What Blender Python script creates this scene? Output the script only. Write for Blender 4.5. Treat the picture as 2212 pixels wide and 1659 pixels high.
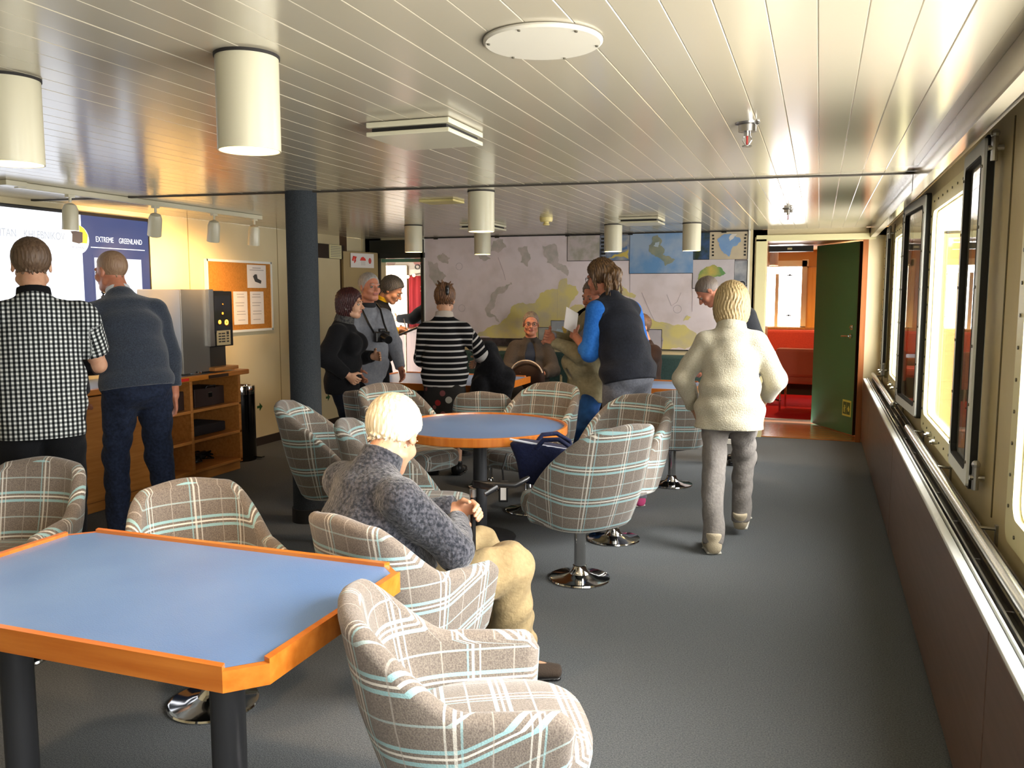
import bpy, bmesh, math, random
import numpy as np
from mathutils import Vector, Matrix
random.seed(4); np.random.seed(4)
for o in list(bpy.data.objects): bpy.data.objects.remove(o)
S = bpy.context.scene
COL = S.collection
R = math.radians

# ------------------------------------------------------------ camera
cam = bpy.data.cameras.new('camera'); camo = bpy.data.objects.new('camera', cam); COL.objects.link(camo)
cam.sensor_fit = 'HORIZONTAL'; cam.sensor_width = 36.0; cam.lens = 36.0*1850/2212; cam.clip_start = 0.05
camo.location = (0, 0, 1.5)
camo.rotation_euler = (R(90-6.0936), 0, math.atan((1770-1106)/1850*math.cos(R(6.0936))))
S.camera = camo
S.view_settings.view_transform = 'Standard'; S.view_settings.look = 'None'
S.view_settings.gamma = 1.0; S.view_settings.use_curve_mapping = False
S.view_settings.exposure = 0.48

# ------------------------------------------------------------ sky: bright white overcast
world = bpy.data.worlds.new('overcast'); S.world = world; world.use_nodes = True
wb = world.node_tree.nodes['Background']; wb.inputs[0].default_value = (1.0, 0.99, 0.96, 1); wb.inputs[1].default_value = 12.5
# low hazy sun behind thin cloud, abeam of the ship, and soft
sun = bpy.data.lights.new('hazy_sun', 'SUN'); sun.energy = 6.5; sun.angle = R(34); sun.color = (1.0, 0.975, 0.93)
suno = bpy.data.objects.new('hazy_sun', sun); COL.objects.link(suno)
sd = Vector((-0.80, 0.06, -0.45)).normalized()
suno.rotation_euler = sd.to_track_quat('-Z', 'Y').to_euler()

# ------------------------------------------------------------ helpers
def lin(h):
    if isinstance(h, (tuple, list)): return (*h[:3], 1)
    h = h.lstrip('#'); v = [int(h[i:i+2], 16)/255 for i in (0, 2, 4)]
    return (*[x/12.92 if x <= .04045 else ((x+.055)/1.055)**2.4 for x in v], 1)
MATS = {}
def mat(name, col, rough=.6, metal=0, col2=None, scale=20, bump=0, bscale=None, stretch=(1,1,1), emit=None, estr=0, coat=0, spec=.5, detail=4, sheen=0, lo=.35, hi=.65, coord='Object'):
    if name in MATS: return MATS[name]
    m = bpy.data.materials.new(name); m.use_nodes = True; nt = m.node_tree; N = nt.nodes; L = nt.links
    b = N['Principled BSDF']; b.inputs['Base Color'].default_value = lin(col); b.inputs['Roughness'].default_value = rough
    b.inputs['Metallic'].default_value = metal; b.inputs['Specular IOR Level'].default_value = spec
    b.inputs['Coat Weight'].default_value = coat; b.inputs['Coat Roughness'].default_value = .15
    if sheen: b.inputs['Sheen Weight'].default_value = sheen
    if emit: b.inputs['Emission Color'].default_value = lin(emit); b.inputs['Emission Strength'].default_value = estr
    if col2 or bump:
        tc = N.new('ShaderNodeTexCoord'); mp = N.new('ShaderNodeMapping'); mp.inputs['Scale'].default_value = stretch
        L.new(tc.outputs[coord], mp.inputs[0])
    if col2:
        n = N.new('ShaderNodeTexNoise'); n.inputs['Scale'].default_value = scale; n.inputs['Detail'].default_value = detail
        L.new(mp.outputs[0], n.inputs[0]); r = N.new('ShaderNodeValToRGB')
        r.color_ramp.elements[0].position = lo; r.color_ramp.elements[1].position = hi
        r.color_ramp.elements[0].color = lin(col); r.color_ramp.elements[1].color = lin(col2)
        L.new(n.outputs['Fac'], r.inputs[0]); L.new(r.outputs[0], b.inputs['Base Color'])
    if bump:
        n2 = N.new('ShaderNodeTexNoise'); n2.inputs['Scale'].default_value = bscale or scale; n2.inputs['Detail'].default_value = 3
        L.new(mp.outputs[0], n2.inputs[0]); bp = N.new('ShaderNodeBump'); bp.inputs['Strength'].default_value = bump; bp.inputs['Distance'].default_value = .01
        L.new(n2.outputs['Fac'], bp.inputs['Height']); L.new(bp.outputs[0], b.inputs['Normal'])
    MATS[name] = m; return m
def wood(name, c1, c2, rough=.35, along='Y', coat=.2):
    st = {'X': (1.2, 18, 18), 'Y': (18, 1.2, 18), 'Z': (18, 18, 1.2)}[along]
    return mat(name, c1, rough, col2=c2, scale=2.2, stretch=st, detail=5, coat=coat, lo=.3, hi=.7)
def glass(name, tint=(1, 1, 1)):
    if name in MATS: return MATS[name]
    m = bpy.data.materials.new(name); m.use_nodes = True; nt = m.node_tree; N = nt.nodes; L = nt.links
    N.remove(N['Principled BSDF']); out = N['Material Output']
    t = N.new('ShaderNodeBsdfTransparent'); t.inputs[0].default_value = (*tint, 1)
    g = N.new('ShaderNodeBsdfGlossy'); g.inputs['Roughness'].default_value = .01
    f = N.new('ShaderNodeFresnel'); ge = N.new('ShaderNodeNewGeometry'); ma = N.new('ShaderNodeMath'); ma.operation = 'MULTIPLY_ADD'; ma.inputs[1].default_value = 1/1.52-1.52; ma.inputs[2].default_value = 1.52
    L.new(ge.outputs['Backfacing'], ma.inputs[0]); L.new(ma.outputs[0], f.inputs[0])
    mx = N.new('ShaderNodeMixShader'); L.new(f.outputs[0], mx.inputs[0]); L.new(t.outputs[0], mx.inputs[1]); L.new(g.outputs[0], mx.inputs[2])
    L.new(mx.outputs[0], out.inputs[0]); MATS[name] = m; return m

class MB:
    """collects shapes and links them as one mesh object"""
    def __init__(s): s.b = bmesh.new(); s.uv = s.b.loops.layers.uv.new('UVMap')
    def _x(s, vs, loc, rot):
        M = Matrix.Translation(loc) @ rot.to_4x4() if rot is not None else Matrix.Translation(loc)
        for v in vs: v.co = M @ v.co
    def box(s, c, d, rot=None, bev=0):
        r = bmesh.ops.create_cube(s.b, size=1); vs = r['verts']
        for v in vs: v.co = Vector((v.co.x*d[0], v.co.y*d[1], v.co.z*d[2]))
        if bev:
            es = list({e for v in vs for e in v.link_edges})
            r2 = bmesh.ops.bevel(s.b, geom=es, offset=bev, segments=2, affect='EDGES', profile=.5)
            vs = list({v for f in r2['faces'] for v in f.verts} | {v for v in vs if v.is_valid})
        s._x(vs, c, rot); return s
    def cyl(s, a, b, r1, r2=None, n=20, cap=True):
        a = Vector(a); b = Vector(b); d = b-a
        r = bmesh.ops.create_cone(s.b, cap_ends=cap, segments=n, radius1=r1, radius2=r1 if r2 is None else r2, depth=d.length)
        s._x(r['verts'], (a+b)/2, d.to_track_quat('Z', 'Y').to_matrix()); return s
    def sph(s, c, r, seg=16, rot=None):
        rr = r if hasattr(r, '__len__') else (r, r, r)
        q = bmesh.ops.create_uvsphere(s.b, u_segments=seg, v_segments=max(6, seg//2), radius=1)
        for v in q['verts']: v.co = Vector((v.co.x*rr[0], v.co.y*rr[1], v.co.z*rr[2]))
        s._x(q['verts'], c, rot); return s
    def lathe(s, prof, c=(0, 0, 0), n=32, rot=None, cap=True):
        rings = []
        for (r, z) in prof:
            rings.append([s.b.verts.new((r*math.cos(2*math.pi*i/n), r*math.sin(2*math.pi*i/n), z)) for i in range(n)])
        for A, B in zip(rings, rings[1:]):
            for i in range(n):
                try: s.b.faces.new((A[i], A[(i+1) % n], B[(i+1) % n], B[i]))
                except ValueError: pass
        for rg, fl in ((rings[0], True), (rings[-1], False)) if cap else ():
            try: s.b.faces.new(rg[::-1] if fl else rg)
            except ValueError: pass
        s._x([v for rg in rings for v in rg], c, rot); return s
    def tube(s, pts, r, n=10, closed=False):
        pts = [Vector(p) for p in pts]; k = len(pts); rs = r if hasattr(r, '__len__') else [r]*k; rings = []
        up = Vector((0, 0, 1))
        for i, p in enumerate(pts):
            a = pts[(i-1) % k] if (i > 0 or closed) else p; b = pts[(i+1) % k] if (i < k-1 or closed) else p
            d = (b-a).normalized(); x = d.cross(up)
            if x.length < .05: x = d.cross(Vector((0, 1, 0)))
            x.normalize(); y = x.cross(d)
            rings.append([s.b.verts.new(p+(x*math.cos(2*math.pi*j/n)+y*math.sin(2*math.pi*j/n))*rs[i]) for j in range(n)])
        prs = list(zip(rings, rings[1:])) + ([(rings[-1], rings[0])] if closed else [])
        for A, B in prs:
            for j in range(n): s.b.faces.new((A[j], B[j], B[(j+1) % n], A[(j+1) % n]))
        if not closed: s.b.faces.new(rings[0]); s.b.faces.new(rings[-1][::-1])
        return s
    def prism(s, poly, z0, z1, axis='Z', off=0):
        def P(u, v, w): return {'Z': (u, v, w), 'Y': (u, w, v), 'X': (w, u, v)}[axis]
        A = [s.b.verts.new(P(u, v, z0)) for u, v in poly]; B = [s.b.verts.new(P(u, v, z1)) for u, v in poly]; n = len(poly)
        s.b.faces.new(A[::-1]); s.b.faces.new(B)
        for i in range(n): s.b.faces.new((A[i], A[(i+1) % n], B[(i+1) % n], B[i]))
        return s
    def grid(s, P, UV=None, wrapv=False):
        nu = len(P); nv = len(P[0]); V = [[s.b.verts.new(p) for p in row] for row in P]
        for i in range(nu-1):
            for j in range(nv if wrapv else nv-1):
                j2 = (j+1) % nv; f = s.b.faces.new((V[i][j], V[i+1][j], V[i+1][j2], V[i][j2]))
                if UV:
                    jj = j+1
                    for l, (a, c) in zip(f.loops, ((i, j), (i+1, j), (i+1, jj), (i, jj))): l[s.uv].uv = UV[a][c if c < len(UV[a]) else 0]
        return V
    def mesh(s, name, smooth=None):
        bmesh.ops.recalc_face_normals(s.b, faces=s.b.faces[:]); me = bpy.data.meshes.new(name); s.b.to_mesh(me); s.b.free()
        if smooth is not None:
            for p in me.polygons: p.use_smooth = True
            try: me.set_sharp_from_angle(angle=R(smooth))
            except Exception: pass
        return me
    def obj(s, name, m, parent=None, smooth=None, loc=None, rot=None):
        return link(name, s.mesh(name, smooth), m, parent, loc, rot)
def link(name, me, m=None, parent=None, loc=None, rot=None):
    o = bpy.data.objects.new(name, me); COL.objects.link(o)
    if m is not None and me is not None and not me.materials: me.materials.append(m)
    if parent: o.parent = parent
    if loc is not None: o.location = loc
    if rot is not None: o.rotation_euler = rot
    return o
def empty(name, loc=(0, 0, 0), rz=0, parent=None):
    o = bpy.data.objects.new(name, None); COL.objects.link(o); o.location = loc; o.rotation_euler = (0, 0, rz); o.empty_display_size = .1
    if parent: o.parent = parent
    return o
def tag(o, label=None, cat=None, group=None, kind=None):
    if label: o['label'] = label
    if cat: o['category'] = cat
    if group: o['group'] = group
    if kind: o['kind'] = kind
    return o
def struct(o, label=None): o['kind'] = 'structure'; (label and tag(o, label)); return o
def copy_tree(o, parent=None):
    c = o.copy(); COL.objects.link(c); c.parent = parent
    for ch in o.children: copy_tree(ch, c)
    return c
def text(name, s, size, m, parent, loc, rot, ext=.001, align='CENTER'):
    cu = bpy.data.curves.new(name, 'FONT'); cu.body = s; cu.size = size; cu.extrude = ext; cu.align_x = align; cu.align_y = 'CENTER'
    t = bpy.data.objects.new(name, cu); COL.objects.link(t)
    dg = bpy.context.evaluated_depsgraph_get(); me = bpy.data.meshes.new_from_object(t.evaluated_get(dg))
    bpy.data.objects.remove(t); bpy.data.curves.remove(cu)
    me.materials.clear(); return link(name, me, m, parent, loc, rot)
def rz_of(dx, dy):  # rotation that turns local +Y onto (dx,dy)
    return math.atan2(dy, dx)-math.pi/2
# common materials
M_chrome = mat('chrome', '#d8d8d8', .08, 1)
M_steel = mat('brushed_steel', '#a8a6a2', .28, 1, bump=.05, bscale=200, stretch=(1, 1, .05))
M_alu = mat('aluminium_frame', '#dfe1dc', .5, .1)
M_black = mat('black_plastic', '#0c0c0e', .35)
M_gasket = mat('black_gasket', '#141414', .7)
M_white = mat('white_paint', '#d9d6c8', .4)
M_paper = mat('paper', '#d8d2cc', .8)
M_beech = wood('beech_wood', '#a9692c', '#c48443', .35, 'Y')
M_orange = wood('orange_wood_edging', '#b5611a', '#c9782c', .28, 'X', coat=.4)
M_blue = mat('blue_laminate', '#5473a4', .30, col2='#6584b2', scale=3, stretch=(1, 1, 1), bump=.10, bscale=260, coat=.0, lo=.2, hi=.8)
# ============================================================ ROOM
ZC = 2.1375; XL = -5.16; XP = .44; XW = .61; YF = 9.21; YB = -2.6
M_carpet = mat('grey_carpet', '#46494b', .97, col2='#5f6264', scale=170, bump=.5, bscale=260, detail=6, spec=.1, sheen=.05)
M_wall = mat('cream_wall', '#cbbd98', .5, col2='#c3b48e', scale=2, detail=3)
M_beige = mat('beige_steel_wall', '#c6b588', .45, col2='#bcaa7c', scale=3, bump=.05, bscale=30)
M_board = mat('cream_ceiling_board', '#b2a892', .2, col2='#ada38c', scale=1.2, stretch=(1, .3, 1), bump=.03, bscale=6, coat=.35, spec=.6)
M_dark = mat('dark_gap', '#1c1815', .8)
M_panel = wood('reddish_brown_panel', '#5e4436', '#6d5142', .42, 'Y', coat=.15)
M_trimwood = wood('door_frame_wood', '#9c6a35', '#b07f45', .4, 'Z')
M_door = mat('dark_green_door', '#3f7350', .5, bump=.06, bscale=120, coat=.1)

f = struct(MB().box(((XL+XW)/2, (YB+YF)/2, -.05), (XW-XL+.2, YF-YB, .1)).obj('floor', M_carpet))
# left wall (with its panel joints), back wall behind the viewer
w = struct(MB().box((XL-.05, (YB+8.62)/2, ZC/2), (.1, 8.62-YB, ZC)).obj('wall_left', M_wall))
for y in (1.2, 2.4, 3.6, 4.15, 6.12, 7.42, 8.1):
    MB().box((XL+.001, y, ZC/2), (.004, .008, ZC)).obj('panel_joint', mat('joint', '#8d7d58', .6), w)
struct(MB().box(((XL+XW)/2, YB-.05, ZC/2), (XW-XL+.2, .1, ZC)).obj('wall_back', M_wall))
struct(MB().box((XL+.008, (YB+8.6)/2, .04), (.016, 8.6-YB, .08)).obj('baseboard_left', mat('dark_skirting', '#2a1f18', .5)))
# side recess on the left, at the far end
struct(MB().box((XL-.05, 8.70, ZC/2), (.1, .16, ZC)).obj('trim_1', mat('brown_post', '#4a3520', .5)))
# far wall in three pieces round two doorways
fw = struct(MB().box(((-4.40-.64)/2, YF+.06, ZC/2), (3.76, .12, ZC)).box((.0, YF+.06, 2.10), (1.28, .12, .075)).box((-.59, YF+.06, ZC/2), (.14, .12, ZC))
            .box((-4.78, YF+.06, 2.06), (.80, .12, .155)).box((-5.06, YF+.06, ZC/2), (.22, .12, ZC)).box((.53, YF+.06, ZC/2), (.18, .12, ZC)).obj('wall_far', M_wall))
# ---------------- ceiling: a backing and boards that run the length of the room, broken by a skewed joint
cl = struct(MB().box(((XL+XW)/2, (YB+YF)/2+.1, ZC+.056), (XW-XL+.3, YF-YB+.4, .1)).obj('ceiling', M_board))
def jy(x): return 4.57+(x-XL)*(5.115-4.57)/(XP+.01-XL)
BW = .1093; x0 = -.0257
ks = [k for k in range(-60, 10) if XL < x0+(k+.5)*BW < .455]
for sec in (0, 1):
    for k in ks:
        xa = max(x0+k*BW+.0005, XL); xb = min(x0+(k+1)*BW-.0005, .448)
        if xb-xa < .02: continue
        y1a, y1b = (YB, jy((xa+xb)/2)-.012) if sec == 0 else (jy((xa+xb)/2)+.012, YF)
        b = MB(); c = .002; zb = ZC+random.uniform(-.0005, .0005)
        b.prism([(xa, ZC+.01), (xa, zb+c), (xa+c, zb), (xb-c, zb), (xb, zb+c), (xb, ZC+.01)], y1a, y1b, 'Y')
        b.obj('ceiling_board', M_board, cl)
jt = MB().box((0, 0, 0), (5.66, .03, .012), Matrix.Rotation(math.atan2(.545, 5.62), 3, 'Z')).obj('trim_2', mat('joint_strip', '#3a352e', .5), None, loc=((XL+.45)/2, (4.57+5.115)/2, ZC-.002)); struct(jt)
# fascia that drops at the window side
struct(MB().box((.462, (YB+YF)/2, 2.09), (.024, YF-YB, .105)).box((.475, (YB+YF)/2, 2.045), (.05, YF-YB, .012)).obj('trim_3', M_board))
for y in (1.4, 5.13): struct(MB().box((.4495, y, 2.09), (.002, .008, .1)).obj('trim_4', M_dark))

# ---------------- right wall with windows
WZ0, WZ1 = .80, 1.96
wins = [(-1.35, -.25), (.15, .95), (1.42, 2.98), (4.28, 5.42), (6.92, 7.98), (8.62, 9.08)]
b = MB(); y = YB
for (a, c) in wins:
    b.box((XW+.015, (y+a)/2, ZC/2), (.03, a-y, ZC)); b.box((XW+.015, (a+c)/2, WZ0/2), (.03, c-a, WZ0)); b.box((XW+.015, (a+c)/2, (WZ1+ZC)/2), (.03, c-a, ZC-WZ1)); y = c
b.box((XW+.015, (y+YF)/2, ZC/2), (.03, YF-y, ZC))
wr = struct(b.obj('wall_right', M_beige))
for y in (3.40, 6.72, 8.35): MB().box((XW-.001, y, 1.4), (.006, .01, 1.4)).obj('panel_joint', mat('joint_dark', '#5f5336', .6), wr)
M_cream = mat('cream_window_frame', '#d8cf9f', .4)
M_pane = glass('window_glass'); M_screw = mat('screw_head', '#6b6658', .4, .8)
def rrect(y0, y1, z0, z1, r, n=5):
    P = []
    for (cy, cz, a0) in ((y1-r, z1-r, 0), (y0+r, z1-r, 90), (y0+r, z0+r, 180), (y1-r, z0+r, 270)):
        for i in range(n+1): a = R(a0+90*i/n); P.append((cy+r*math.cos(a), cz+r*math.sin(a)))
    return P
def ring(b, outer, inner, x0, x1):
    n = len(outer); V = [[b.b.verts.new((x, p[0], p[1])) for p in poly] for x in (x0, x1) for poly in (outer, inner)]
    oa, ia, ob, ib = V
    for i in range(n):
        j = (i+1) % n
        for q in ((oa[i], oa[j], ia[j], ia[i]), (ob[i], ob[j], ib[j], ib[i]), (oa[i], oa[j], ob[j], ob[i]), (ia[i], ia[j], ib[j], ib[i])): b.b.faces.new(q)
for wi, (a, c) in enumerate(wins):
    W = struct(empty('window_%d' % (wi+1), (XW, (a+c)/2, WZ0)))
    h = (c-a)/2; H = WZ1-WZ0
    fr = MB(); ring(fr, rrect(-h-.085, h+.085, -.085, H+.085, .05), rrect(-h+.005, h-.005, .005, H-.005, .06), -.022, .0); fr.obj('frame', M_cream, W)
    rv = MB(); ring(rv, rrect(-h, h, 0, H, .06), rrect(-h+.012, h-.012, .012, H-.012, .055), .0, .034); rv.obj('reveal', M_cream, W)
    MB().box((.012, 0, H/2), (.006, 2*h-.02, H-.02)).obj('pane', M_pane, W)
    sc = MB()
    for i in range(12):
        z = .03+i*(H-.06)/11
        for s in (-1, 1): sc.cyl((-.026, s*(h+.045), z), (-.020, s*(h+.045), z), .006, n=8)
    for i in range(7):
        for z in (-.045, H+.045): sc.cyl((-.026, -h+.06+i*(2*h-.12)/6, z), (-.020, -h+.06+i*(2*h-.12)/6, z), .006, n=8)
    o = sc.obj('screws', M_screw, W); o['kind'] = 'stuff'
    for s in (-.12, .12): MB().cyl((-.05, s, -.05), (-.02, s, -.05), .014, .010, n=12).cyl((-.06, s, -.05), (-.045, s, -.05), .007, n=8).obj('dog_bolt', M_chrome, W)
    pl = bpy.data.lights.new('portal', 'AREA'); pl.shape = 'RECTANGLE'; pl.size = H; pl.size_y = c-a; pl.cycles.is_portal = True
    po = bpy.data.objects.new('portal', pl); COL.objects.link(po); po.parent = W; po.location = (.05, 0, H/2); po.rotation_euler = (0, R(90), 0)
def sash(hinge_y, sgn, width, ang, label_win):
    """hinged inner sash folded back against the wall"""
    W = bpy.data.objects[label_win]; wl = W.location
    s = empty('sash', (-.035, hinge_y-wl.y, -.04), 0, W); s.rotation_euler = (0, 0, sgn*R(ang))
    H = 1.31; a, c = (0, sgn*width) if sgn > 0 else (sgn*width, 0)
    g = MB(); ring(g, rrect(a, c, 0, H, .025), rrect(a+.01, c-.01, .01, H-.01, .02), -.012, .012); g.obj('gasket', M_gasket, s)
    g = MB(); ring(g, rrect(a+.01, c-.01, .01, H-.01, .02), rrect(a+.065, c-.065, .065, H-.065, .03), -.022, .016); g.obj('sash_frame', M_alu, s)
    g = MB(); ring(g, rrect(a+.063, c-.063, .063, H-.063, .03), rrect(a+.072, c-.072, .072, H-.072, .03), -.024, .0); g.obj('seal', M_gasket, s)
    MB().box((-.006, (a+c)/2, H/2), (.006, width-.13, H-.13)).obj('pane', M_pane, s)
    sc = MB()
    for i in range(6):
        for y in (a+.035, c-.035): sc.cyl((-.026, y, .1+i*.22), (-.02, y, .1+i*.22), .006, n=8)
    o = sc.obj('screws', M_screw, s); o['kind'] = 'stuff'
    for z in (.06, H-.06):
        e = sgn*width
        MB().cyl((-.0, e, z), (-.0, e+sgn*.05, z), .006, n=8).cyl((-.0, e+sgn*.06, z-.045), (-.0, e+sgn*.06, z+.045), .012, n=10).sph((0, e+sgn*.06, z+.05), .016, 10).cyl((-.02, e+sgn*.06, z), (.03, e+sgn*.06, z), .010, n=8).obj('swing_bolt', M_steel, s)
sash(4.10, -1, .54, 0.8, 'window_4')
sash(5.50, 1, .80, 3.0, 'window_4')
sash(6.84, -1, .50, 5.0, 'window_5')
sash(8.52, -1, .30, 3.0, 'window_6')

# ---------------- heater casing below the windows, with grille, and hand rail
hc = tag(empty('heater_casing', (XP, 3.3, 0)), 'long low heater casing with reddish-brown panels and black slotted top below the windows', 'heater')
PZ = .655
for (a, c) in ((YB, .35), (.36, 2.40), (2.41, 5.45), (5.46, 8.0), (8.01, 9.15)):
    MB().box((.011, (a+c)/2-3.3, PZ/2+.01), (.022, c-a, PZ-.06), bev=.003).obj('panel', M_panel, hc)
MB().box((.025, (YB+9.15)/2-3.3, .03), (.02, 9.15-YB, .06)).obj('toe_kick', M_black, hc)
MB().box((.012, (YB+9.15)/2-3.3, PZ-.008), (.03, 9.15-YB, .016), bev=.004).box((.036, (YB+9.15)/2-3.3, PZ-.004), (.006, 9.15-YB, .014)).obj('top_rail', M_alu, hc)
for i, x in enumerate((.052, .082, .112, .142)):
    MB().box((x, (YB+9.15)/2-3.3, PZ-.006), (.006, 9.15-YB, .02)).obj('slat', M_steel, hc)
for i in range(24):
    MB().box((.095, YB+.25+i*.49-3.3, PZ-.016), (.125, .008, .012)).obj('cross_bar', M_steel, hc)
MB().box((.10, (YB+9.15)/2-3.3, PZ-.09), (.12, 9.15-YB, .02)).obj('convector', M_black, hc)
for (a, c, lab) in ((6.66, 9.1, 'short polished steel hand rail near the green door'), (-2.4, 5.55, 'long polished steel hand rail along the heater, nearest the viewer')):
    hr = tag(empty('hand_rail', (.525, c, .70)), lab, 'hand rail')
    MB().cyl((0, a-c, 0), (0, 0, 0), .019, n=20).sph((0, a-c, 0), .019, 12).sph((0, 0, 0), .019, 12).obj('rail', mat('satin_steel', '#dcdcd8', .24, .9), hr, smooth=40)
    n = max(2, int((c-a)/.95)); 
    for i in range(n):
        yy = a+.15+(c-a-.2)*i/(n-1)-c
        MB().cyl((0, yy, -.01), (.083, yy, -.014), .006, n=8).box((.081, yy, -.055), (.008, .025, .11)).obj('bracket', M_steel, hr)

# ---------------- right-hand doorway with vestibule and the red saloon beyond
dw = struct(empty('door_1', (-.06, YF, 0)))
MB().box((-.515, -.012, 1.02), (.10, .03, 2.04)).box((0, -.012, 2.05), (1.13, .03, .06)).obj('frame', M_cream, dw)
MB().box((.475, -.012, 1.01), (.05, .03, 2.02)).obj('jamb', wood('vestibule_wood', '#8a4d22', '#9c5c2c', .4, 'Z'), dw)
struct(MB().box((-.585, 9.90, 1.02), (.06, 1.14, 2.05)).obj('wall_vestibule_left', M_trimwood))
struct(MB().box((.49, 9.90, 1.02), (.06, 1.14, 2.05)).obj('wall_vestibule_right', wood('vestibule_wood', '#8a4d22', '#9c5c2c', .4, 'Z')))
struct(MB().box((-.05, 9.90, 2.06), (1.1, 1.16, .05)).obj('ceiling_vestibule', M_trimwood))
vf = struct(empty('floor_vestibule', (0, 9.8, 0)))
for i in range(8):
    MB().box((-.05, -.52+i*.132, -.02), (1.04, .129, .06), bev=.003).obj('plank', wood('plank_floor', '#8a5426', '#a06a34', .22, 'X', coat=.4), vf)
struct(MB().box((-.05, 10.36, .015), (1.04, .05, .05)).obj('trim_5', M_steel))
MB().box((-.33, 1.05, 1.99), (.62, .10, .065)).obj('door_closer_housing', M_black, dw)
MB().box((-.27, .985, 1.99), (.05, .01, .02)).obj('indicator', M_cream, dw)
leaf = empty('door_leaf', (.455, .30, .02), 0, dw); leaf.rotation_euler = (0, 0, math.atan2(.80, -.42))
LW = .89
MB().box((LW/2, 0, 1.0), (LW, .05, 2.0), bev=.002).obj('leaf', M_door, leaf)
MB().box((-.002, 0, 1.0), (.008, .052, 2.0)).obj('leaf_edge', M_black, leaf)
# the camera-facing side of the leaf is local +Y (leaf swings away to the left)
def on_leaf(x, z, m, d=.026): return (x, d, z)
MB().cyl((.085, .02, 1.03), (.085, .045, 1.03), .024, n=16).cyl((.085, .045, 1.03), (.085, .065, 1.03), .010, n=12).tube([(.085, .065, 1.03), (.13, .07, 1.03), (.215, .068, 1.025)], .009).obj('lever_handle', M_chrome, leaf, smooth=40)
MB().box((.085, .03, 1.12), (.045, .012, .05), bev=.004).cyl((.085, .03, 1.12), (.085, .048, 1.12), .012, n=12).obj('lock', M_chrome, leaf)
sg = MB().box((.12, .028, .27), (.17, .004, .17), bev=.001).obj('sign', mat('photoluminescent_yellow', '#c7c860', .5), leaf)
for i, (sx, kind) in enumerate(((.085, 0), (.157, 1))):
    MB().box((sx-.0, .0305, .27), (.066, .002, .13)).obj('pictogram_field', mat('sign_green', '#3f5a30', .5), leaf)
    p = MB()
    if kind: p.sph((sx, .032, .29), (.012, .002, .012), 10).box((sx, .032, .262), (.018, .002, .03)).box((sx-.008, .032, .235), (.008, .002, .03)).box((sx+.010, .032, .237), (.008, .002, .026), Matrix.Rotation(R(25), 3, 'Y')).box((sx, .032, .27), (.045, .002, .008), Matrix.Rotation(R(20), 3, 'Y'))
    else: p.prism([(sx-.02, .24), (sx+.005, .24), (sx+.005, .26), (sx+.02, .26), (sx-.008, .30), (sx-.028, .26), (sx-.02, .26)], .031, .033, 'Y')
    p.obj('pictogram', mat('photoluminescent_yellow', '#c7c860', .5), leaf)

M_redc = mat('red_carpet', '#a01a22', .95, col2='#b3242c', scale=160, bump=.3, spec=.1)
M_redup = mat('red_upholstery', '#b03a28', .85, col2='#a33222', scale=60, bump=.2, bscale=200, sheen=.3)
YR = 13.6
struct(MB().box((-.6, (10.38+YR)/2, -.03), (4.2, YR-10.38, .09)).obj('floor_saloon', M_redc))
struct(MB().box((-.6, (10.38+YR)/2, 2.16), (4.2, YR-10.36, .06)).obj('ceiling_saloon', mat('saloon_ceiling', '#d8cdb8', .4)))
RX0, RX1, RZ0, RZ1 = -.93, -.24, .98, 1.90
M_gold = mat('saloon_wall', '#c08a46', .5)
b = MB()
for (xa, xb, za, zb) in ((-2.7, RX0, 0, 2.16), (RX1, 1.5, 0, 2.16), (RX0, RX1, 0, RZ0), (RX0, RX1, RZ1, 2.16)): b.box(((xa+xb)/2, YR+.06, (za+zb)/2), (xb-xa, .12, zb-za))
struct(b.obj('wall_saloon_far', M_gold))
struct(MB().box((-2.75, (10.3+YR)/2, 1.08), (.1, YR-10.2, 2.16)).obj('wall_saloon_left', M_gold))
struct(MB().box((1.5, (10.3+YR)/2, 1.08), (.1, YR-10.2, 2.16)).obj('wall_saloon_right', M_gold))
struct(MB().box((-1.65, 10.40, 1.08), (2.1, .06, 2.16)).box((1.0, 10.40, 1.08), (.95, .06, 2.16)).obj('wall_saloon_near', M_gold))
sw = struct(empty('window_7', ((RX0+RX1)/2, YR, RZ0)))
hw = (RX1-RX0)/2
b = MB()
for (cx, cz, dx, dz) in ((-hw-.03, .46, .09, 1.1), (hw+.03, .46, .09, 1.1), (0, -.03, .8, .09), (0, .95, .8, .09)): b.box((cx, -.02, cz), (dx, .05, dz))
b.obj('frame', mat('pale_window_frame', '#e0cfa8', .4), sw)
MB().box((0, .08, .46), (2*hw, .006, .92)).obj('pane', M_pane, sw)
MB().box((-.02, -.0, .40), (.05, .03, .80)).obj('mullion', mat('pale_window_frame', '#e0cfa8', .4), sw)
for z in (.18, .78): MB().cyl((.16, -.02, z), (.16, -.06, z), .016, n=10).box((.16, -.05, z), (.08, .02, .016)).obj('catch', M_steel, sw)
pl = bpy.data.lights.new('portal', 'AREA'); pl.shape = 'RECTANGLE'; pl.size = 2*hw; pl.size_y = .92; pl.cycles.is_portal = True
po = bpy.data.objects.new('portal', pl); COL.objects.link(po); po.parent = sw; po.location = (0, .12, .46); po.rotation_euler = (R(-90), 0, 0)
cp = tag(MB().box((.13, YR-.03, 1.41), (.60, .04, .95), bev=.006).obj('wall_board', wood('honey_board', '#b98238', '#c89448', .4, 'Z')), 'honey-coloured board on the saloon wall beside its window', 'wall board')
MB().box((.13, YR-.055, 1.41+.47), (.62, .02, .02)).box((.13, YR-.055, 1.41-.47), (.62, .02, .02)).box((-.17, YR-.055, 1.41), (.02, .02, .95)).obj('edging', M_trimwood, cp)
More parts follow.
